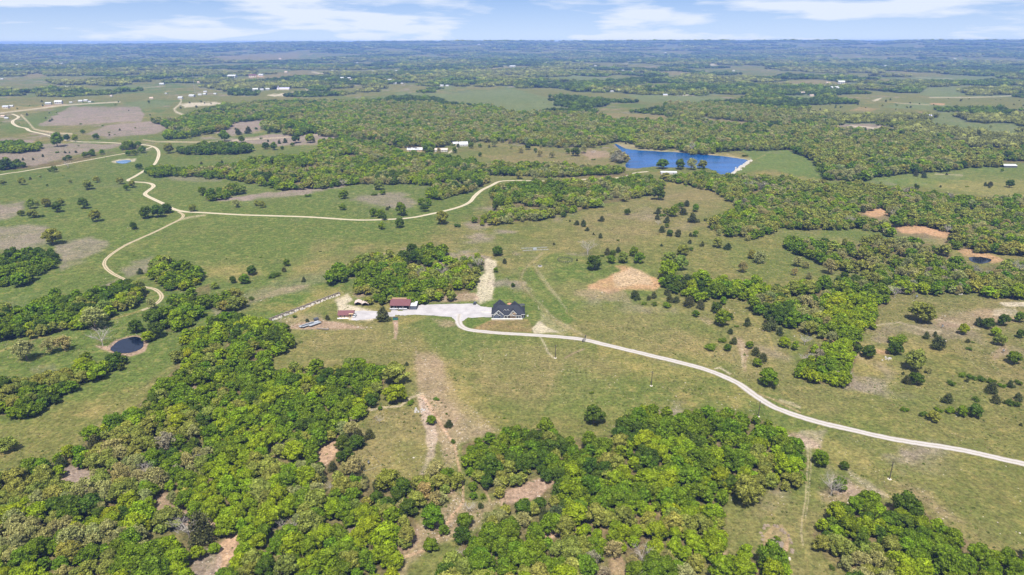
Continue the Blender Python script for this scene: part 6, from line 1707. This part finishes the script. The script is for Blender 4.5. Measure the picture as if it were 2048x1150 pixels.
A = np.array(at(541.0, 640.5)); B = np.array(at(678.0, 588.5))
t = thing('rail_wall', 'long low wall of pale rubble bays under a dark rail climbing to the gravel works', 'wall', (A[0], A[1], 0), math.atan2(B[1] - A[1], B[0] - A[0]))
LEN = float(np.hypot(*(B - A)))
nb = 13; step = LEN / nb
for k in range(nb + 1):
    Solid().box(k * step - .22, k * step + .22, -1.5, .9, 0, 1.7).build('post', M['timber'], t)
for k in range(nb):
    s = Solid().box(k * step + .3, (k + 1) * step - .3, .45, .85, .9, 1.5)
    s.build('rail', M['timber'], t)
    pts_n = 9
    for q in range(pts_n):
        px = k * step + .6 + (step - 1.2) * (q + .5) / pts_n + rng.uniform(-.2, .2); py = rng.uniform(-2.3, .2)
        rr = rng.uniform(.45, .95)
        s = Solid(); n_ = 6
        v_ = [(px + rr * math.cos(6.28 * a / n_) * rng.uniform(.75, 1.15), py + rr * .8 * math.sin(6.28 * a / n_) * rng.uniform(.75, 1.15), -.05) for a in range(n_)]
        v2 = [(px + (a[0] - px) * .62, py + (a[1] - py) * .62, rr * rng.uniform(.75, 1.2)) for a in v_]
        s.add(v_ + v2, [tuple(range(n_ - 1, -1, -1)), tuple(range(n_, 2 * n_))] + [(a, (a + 1) % n_, n_ + (a + 1) % n_, n_ + a) for a in range(n_)])
        s.build('stone', M['stone'] if rng.random() < .7 else M['rock'], t)
s = Solid()
for q in range(2): s.box(0, LEN, 1.2 + q * 1.0, 1.42 + q * 1.0, .25, .5)
s.build('track_timber', M['timber'], t)

x, y, z = at3(791.0, 639.5)
t = thing('dumpster', 'teal metal dumpster at the top of the rubble ramp', 'dumpster', (x, y, z), .05)
s = Solid(); s.hexa([(-1.5,-.9,.15),(1.5,-.9,.15),(1.5,.9,.15),(-1.5,.9,.15),(-1.75,-1.1,1.5),(1.75,-1.1,1.5),(1.75,1.0,1.7),(-1.75,1.0,1.7)]); s.build('bin', M['teal'], t)
for k in (-1, 1): Solid().box(k * .86 - .82, k * .86 + .82, -1.1, 1.0, 1.72, 1.78).build('lid', M['iron'], t)
for k in (-1.2, 1.2): Solid().box(k - .12, k + .12, -.8, .8, 0, .148).build('skid', M['iron'], t)

x, y, z = at3(1168, 680.5)
t = thing('driveway_gate', 'dark iron gate posts and cattle guard across the driveway', 'gate', (x, y, z), -.32)
for sy_ in (-3.3, 3.3): Solid().box(-.2, .2, sy_ - .2, sy_ + .2, 0, 2.0).build('gatepost', M['iron'], t)
g = Solid()
for k in range(4): g.box(-.03, .03, 3.35, 6.2, .35 + k * .35, .42 + k * .35)
g.box(-.035, .035, 6.15, 6.25, .3, 1.55); g.build('gate_leaf', M['iron'], t)
for k in range(7): Solid().box(-1.0 + k * .3, -.86 + k * .3, -2.7, 2.7, .11, .19).build('grid_bar', M['iron'], t)

# ------------------------------------------------------------------ utility poles and radio mast
for u, v, h, lab in ((1110.6, 716, 8.6, 'first utility pole below the driveway near the gate'), (1302.6, 771.5, 9.0, 'second utility pole standing in the front meadow'), (1516.5, 833, 8.8, 'third utility pole at the edge of the bottom wood'),
                     (1779, 958, 8.8, 'utility pole on straw grass below the right driveway'), (293, 311, 11.0, 'utility pole inside the top of the gravel loop'), (212.5, 322.5, 10.0, 'utility pole left of the small pale blue pond'), (1005, 352, 9.0, 'utility pole by the ranch road bend')):
    x, y, z = at3(u, v)
    t = thing('utility_pole', lab, 'utility pole', (x, y, z), rng.uniform(0, 3), 'timber utility poles')
    Solid().tube([(0, 0, -.3), (0, 0, h)], [.21, .15], 8).build('pole', M['pole_wood'], t)
    Solid().box(-.9, .9, -.06, .06, h - .75, h - .6).build('crossarm', M['timber'], t)
    for k in (-.8, 0, .8): Solid().tube([(k, 0, h - .6), (k, 0, h - .38)], .05, 5).build('insulator', M['steel'], t)
    Solid().disc((0, 0, 0), .9, .1, 9, .5).build('footing', M['stone'], t)
x, y, z = at3(391, 190)
t = thing('radio_mast', 'tall thin lattice mast rising from the far tree belt', 'mast', (x, y, z))
hm = 40 * float(mpp(391, 190))
s = Solid(); q = .55
for k in range(3): s.tube([(q * math.cos(2.09 * k), q * math.sin(2.09 * k), 0), (q * math.cos(2.09 * k), q * math.sin(2.09 * k), hm)], .12, 4)
s.build('leg', M['steel'], t)
s = Solid(); nb_ = 22
for k in range(nb_):
    for a in range(3):
        p, q2 = 2.09 * a, 2.09 * (a + 1)
        s.tube([(q * math.cos(p), q * math.sin(p), hm * k / nb_), (q * math.cos(q2), q * math.sin(q2), hm * (k + 1) / nb_)], .07, 3, False)
s.build('lattice', M['steel'], t)

# ------------------------------------------------------------------ round pen, corral, feeders
x, y, z = at3(1130, 524.5); rad = 15.0 * float(mpp(1130, 524))
t = thing('round_pen', 'round dark rail horse pen on the green slope', 'pen', (x, y, z))
for k in range(20):
    a = 2 * math.pi * k / 20
    Solid().tube([(rad * math.cos(a), rad * math.sin(a), 0), (rad * math.cos(a), rad * math.sin(a), 1.6)], .09, 5).build('post', M['iron'], t)
for hgt in (.5, 1.0, 1.5):
    Solid().tube([(rad * math.cos(2 * math.pi * k / 40), rad * math.sin(2 * math.pi * k / 40), hgt) for k in range(41)], .07, 4, False).build('rail', M['iron'], t)
x, y, z = at3(1070, 503.5)
t = thing('corral', 'grey wooden corral of broken rails at the end of the trail', 'corral', (x, y, z), .15)
for k in range(9):
    a, b = (-12 + 3 * k, -3.0 + .4 * math.sin(k))
    Solid().box(a - .12, a + .12, b - .12, b + .12, 0, 1.7).build('post', M['timber'], t)
    Solid().box(a - .12, a + .12, b + 6.9, b + 7.1, 0, 1.6).build('post', M['timber'], t)
for hgt in (.6, 1.2):
    Solid().tube([(-12, -3, hgt), (0, -2.7, hgt + .05), (12, -3, hgt)], .09, 4).build('rail', M['steel'], t); Solid().tube([(-12, 4, hgt), (0, 4.2, hgt), (12, 4, hgt)], .09, 4).build('rail', M['steel'], t)
Solid().box(-1.5, 1.5, .2, 2.2, 0, 1.5).build('feed_box', M['steel'], t)
x, y, z = at3(1080, 536)
t = thing('water_trough', 'round stone trough beside the two track trail', 'trough', (x, y, z))
Solid().disc((0, 0, 0), 1.9, .7, 14).build('rim', M['stone'], t); Solid().disc((0, 0, .702), 1.5, .02, 14).build('water', M['pond'], t)
def feeder(label, u, v, k=1.0):
    x, y, z = at3(u, v)
    t = thing('game_feeder', label, 'feeder', (x, y, z), rng.uniform(0, 3), 'game feeders on the open fields', (k, k, k))
    for a in range(3):
        c_, s_ = math.cos(2.09 * a), math.sin(2.09 * a)
        Solid().tube([(1.0 * c_, 1.0 * s_, 0), (.4 * c_, .4 * s_, 1.7)], .06, 5).build('leg', M['iron'], t)
    s = Solid(); s.disc((0, 0, 1.1), .15, .5, 12, .55); s.disc((0, 0, 1.602), .55, .9, 12); s.build('hopper', M['steel'], t)
    Solid().disc((0, 0, 2.504), .62, .25, 12, .06).build('lid', M['iron'], t)
feeder('dark game feeder on the grass under the bright wedge wood', 1832.5, 597, 1.25)
feeder('game feeder on the pale path near the big brown oak', 1884, 657.5, 1.0)
feeder('game feeder on the bare dirt at the right edge', 2005.5, 707, .9)
feeder('game feeder inside the faint square pen in the clearing', 737.5, 929.5, .8)
x, y, z = at3(739, 931)
t = thing('wire_pen', 'faint square wire pen around the feeder in the clearing', 'fence', (x, y, z), .6)
for k in range(8):
    a = [(-4.2,-4.2),(0,-4.2),(4.2,-4.2),(4.2,0),(4.2,4.2),(0,4.2),(-4.2,4.2),(-4.2,0)][k]
    Solid().box(a[0] - .06, a[0] + .06, a[1] - .06, a[1] + .06, 0, 1.2).build('post', M['timber'], t)
Solid().tube([(-4.2,-4.2,1.05),(4.2,-4.2,1.05),(4.2,4.2,1.05),(-4.2,4.2,1.05),(-4.2,-4.2,1.05)], .03, 3, False).build('wire', M['steel'], t)
def rubble(label, u, v, n, spread, mat, seed):
    r_ = np.random.default_rng(seed)
    x, y, z = at3(u, v)
    t = thing('rock_pile', label, 'rock pile', (x, y, z), 0, 'heaps of pale rock')
    for k in range(n):
        a, b = r_.normal(0, spread), r_.normal(0, spread * .6); rr = r_.uniform(.3, .8)
        s = Solid().disc((a, b, -.1), rr, rr * r_.uniform(.9, 1.4), 6, rr * .55); s.build('stone', mat, t)
rubble('heap of grey white boulders by the orange gully', 1776.5, 719, 14, 1.7, M['rock'], 1)
rubble('pale boulder heap left of the blackish cedar on the right field', 1887, 684, 9, 1.2, M['stone'], 2)
rubble('white rubble heap at the end of the burn pit', 1563, 1112, 14, 1.1, M['stone'], 3)
rubble('single white boulder cluster below the wedge wood', 1923, 588.5, 5, .9, M['stone'], 4)
rubble('jagged rocks at the top of the rocky strip', 838, 822, 16, 1.9, M['rock'], 5)

x, y, z = at3(1554, 1079)
t = thing('burn_pit', 'round eroded pit with dark broken rim on the olive grass', 'pit', (x, y, z))
M['raw_earth'] = simple_mat('raw_earth', (.19, .145, .10), .95, .4, .8)
M['ash'] = simple_mat('ash_and_char', (.17, .135, .10), .95, .45, .7)
pr = np.random.default_rng(12)
s = Solid()
for k in range(26):
    a = 2 * math.pi * k / 26
    rx, ry = 5.2 * pr.uniform(.9, 1.08), 8.2 * pr.uniform(.9, 1.08)
    if pr.random() < .18: continue
    hgt = (.75 if math.cos(a - .6) > 0 else .3) * pr.uniform(.6, 1.2)
    s.disc((rx * math.cos(a), ry * math.sin(a), -.1), pr.uniform(.7, 1.1), hgt + .1, 6, pr.uniform(.25, .55))
s.build('rim', M['raw_earth'], t, kind='stuff')
n_ = 14
s = Solid().add([(3.0 * math.cos(6.2832 * k / n_) * pr.uniform(.7, 1.1) - .8, 3.4 * math.sin(6.2832 * k / n_) * pr.uniform(.7, 1.1) - 2.2, .06) for k in range(n_)], [tuple(range(n_))])
s.build('ash_bed', M['ash'], t)
for k in range(6):
    a, q, w_ = pr.uniform(-2.5, 1.5), pr.uniform(-4.5, 0), pr.uniform(0, 3.1)
    Solid().tube([(a - math.cos(w_) * 1.1, q - math.sin(w_) * 1.1, .16), (a + math.cos(w_) * 1.1, q + math.sin(w_) * 1.1, .24)], [.14, .10], 6).build('charred_log', M['pole_wood'], t)

# ------------------------------------------------------------------ houses by the lake and the barn on the right
def long_house(name, label, cat, u, v, wpx, roof, wall, deep=9.0, eave=3.0, ridge=4.8, rot=0.0, panels=False, wins=4):
    x, y, z = at3(u, v); w = wpx * float(mpp(u, v))
    t = thing(name, label, cat, (x, y + deep / 2, z), rot)
    gable_parts(t, w, deep, eave, ridge, wall, roof, .5)
    for k in range(wins):
        px = -w / 2 + w * (k + .7) / (wins + .4)
        f = Solid().box(px - .8, px + .8, -deep / 2 - .08, -deep / 2 - .003, .9, 2.2).build('window', M['trim'], t)
        Solid().box(px - .66, px + .66, -deep / 2 - .11, -deep / 2 - .083, 1.02, 2.08).build('pane', M['glass'], f)
    if panels:
        k_ = (ridge - eave) / (deep / 2)
        for (a0, a1, b0, b1) in ((-w * .48, -w * .22, .60, .95), (-w * .16, w * .14, .70, .95), (0, w * .30, .25, .48)):
            q = lambda a, b: (a, -deep / 2 + b * deep / 2, eave + b * (ridge - eave) + .24)
            s = Solid(); s.slab([q(a0, b0), q(a1, b0), q(a1, b1), q(a0, b1)], .06); s.build('solar_panel', M['solar'], t)
    return t
long_house('ranch_house', 'white roofed house with dark solar panels left of the lake', 'house', 829, 302.5, 30, M['white_metal'], M['tan_wall'], 12, 3.0, 6.0, .06, True)
long_house('ranch_house', 'pale roofed house between the trees right of the solar roof', 'house', 882, 302.5, 25, M['pink_roof'], M['white_wall'], 11, 3.0, 5.4, .02)
long_house('ranch_house', 'small pale gabled house at the end of the lake house drive', 'house', 910, 289.5, 11, M['white_metal'], M['cream_wall'], 9, 3.0, 5.5, .5, False, 2)
long_house('ranch_house', 'large bright white gabled house right of the lake house drive', 'house', 926, 291.5, 17, M['white_metal'], M['white_wall'], 14, 3.5, 7.5, .15, False, 3)
long_house('boathouse', 'long white shed on the lake shore below the water', 'shed', 1338, 348.5, 31, M['white_metal'], M['white_wall'], 8, 2.6, 3.8, -.06, False, 3)
long_house('field_barn', 'white roofed open barn on the right hand meadow', 'barn', 2022, 334.5, 24, M['white_metal'], M['dark_wall'], 12, 2.8, 4.2, -.12, False, 0)
x, y, z = at3(566, 180); w = 24 * float(mpp(566, 180))
t = thing('church', 'long lavender roofed church in the far village', 'church', (x, y + 9, z)); gable_parts(t, w, 18, 4, 9, M['cream_wall'], M['violet_roof'], .6)
s = Solid().box(-w/2 + 4, -w/2 + 9, -10.6, -9.05, 0, 10); s.build('tower', M['cream_wall'], t)
Solid().disc((-w/2 + 6.5, -9.9, 10.003), 2.2, 9, 6, .05).build('steeple', M['violet_roof'], t)
x, y, z = at3(1057, 90)
t = thing('water_tower', 'tiny white water tower on the horizon slope', 'water tower', (x, y, z)); s = Solid(); s.disc((0, 0, 24), 8, 6, 10, 11); s.disc((0, 0, 30.003), 11, 7, 10, 3); s.build('tank', M['white_wall'], t)
Solid().disc((0, 0, 0), 3, 24, 8, 3).build('stem', M['white_wall'], t)

# ---- village and country houses: one master for each style, copied with its parts
STYLE = dict(w=(M['far_white'], M['white_wall'], 'white roofed'), g=(M['grey_metal'], M['cream_wall'], 'grey roofed'), r=(M['red_metal'], M['cream_wall'], 'red roofed'), t=(M['tan_roof'], M['cream_wall'], 'tan roofed'), p=(M['pink_roof'], M['white_wall'], 'pinkish roofed'), v=(M['violet_roof'], M['white_wall'], 'lavender roofed'))
MASTER = {}
def house_copy(style, first):
    r_ = MASTER[style]
    if first: return r_
    n_ = r_.copy(); COL.objects.link(n_)
    for ch in list(r_.children):
        c_ = ch.copy(); COL.objects.link(c_); c_.parent = n_
    return n_
REGIONS = [(60,130,'in the far left haze'), (115,206,'at the left end of the far gravel works'), (10,225,'at the left edge by the hill road'), (165,204,'in the pale compound above the mauve field'), (310,185,'by the far left tree belt'), (395,190,'in the yard behind the stock pens'), (400,164,'below the radio mast'), (500,152,'at the red dirt yard'),
           (520,181,'left of the far church'), (582,175,'right of the far church'), (690,157,'in the white village cluster'), (712,127,'above the village cluster'), (785,163,'right of the village cluster'), (890,172,'behind the far green meadow'), (1050,171,'at the right of the far green meadow'),
           (900,124,'in the middle distance woods'), (1025,135,'by the pale quarry'), (1105,128,'right of the pale quarry'), (1230,140,'in the woods above the lake'), (1220,183,'at the edge of the dry fields above the lake'), (1331,192,'above the forest behind the lake'), (1412,188,'on the green field above the dam'), (1470,130,'in the distance above the dam'),
           (1640,190,'at the small pond field on the right'), (1670,172,'by the pale strip fields on the right'), (1640,140,'in the far woods right of the dam'), (1760,140,'in the far woods on the right'), (1840,258,'along the lane behind the right forest'), (1858,237,'beside the thicket on the right'), (1930,280,'at the bend of the right hand lane'), (2014,265,'at the right edge meadow'), (188,104,'in the blue distance on the left'), (958,106,'in the blue distance at centre'), (1330,115,'in the blue distance right of centre'), (1910,120,'in the blue distance on the right'), (830,134,'in the woods behind the village')]
RX = np.array([(a, b) for a, b, _ in REGIONS], float)
items = []
for s_ in FAR_HOUSES.split(';'):
    a, b, c_, k_ = s_.split(','); items.append((float(a), float(b), float(c_), k_))
fam = {}
for it in items:
    d_ = np.hypot(RX[:, 0] - it[0], (RX[:, 1] - it[1]) * 3)
    fam.setdefault((it[3], int(np.argmin(d_))), []).append(it)
hr = np.random.default_rng(5)
for (k_, ri), its in fam.items():
    its.sort(key=lambda q: q[0])
    for i, (u, v, wpx, _k) in enumerate(its):
        roof, wall, word = STYLE[k_]
        first = k_ not in MASTER
        if first:
            m_ = thing('house', 'x', 'house'); gable_parts(m_, 10, 7, 2.8, 4.6, wall, roof, .4)
            for px in (-3, 0, 3): Solid().box(px - .6, px + .6, -3.58, -3.503, .9, 2.1).build('window', M['glass'], m_)
            MASTER[k_] = m_
        o = house_copy(k_, first)
        x, y, z = at3(u, v); w = wpx * .82 * float(mpp(u, v))
        q = w / 10.0
        o.location = (x, y + 3.5 * q, z + (0 if v > 140 else .5)); o.rotation_euler = (0, 0, hr.uniform(-.35, .35)); o.scale = (q, min(q, 3.5) * hr.uniform(.8, 1.2), min(q, 2.6) * hr.uniform(.95, 1.25))
        o['label'] = ((ORD[i] + ' ' if len(its) > 1 else '') + ('small ' if wpx < 6 else 'long ' if wpx > 13 else '') + word + ' house ' + REGIONS[ri][2])
        o['group'] = 'far houses and village'
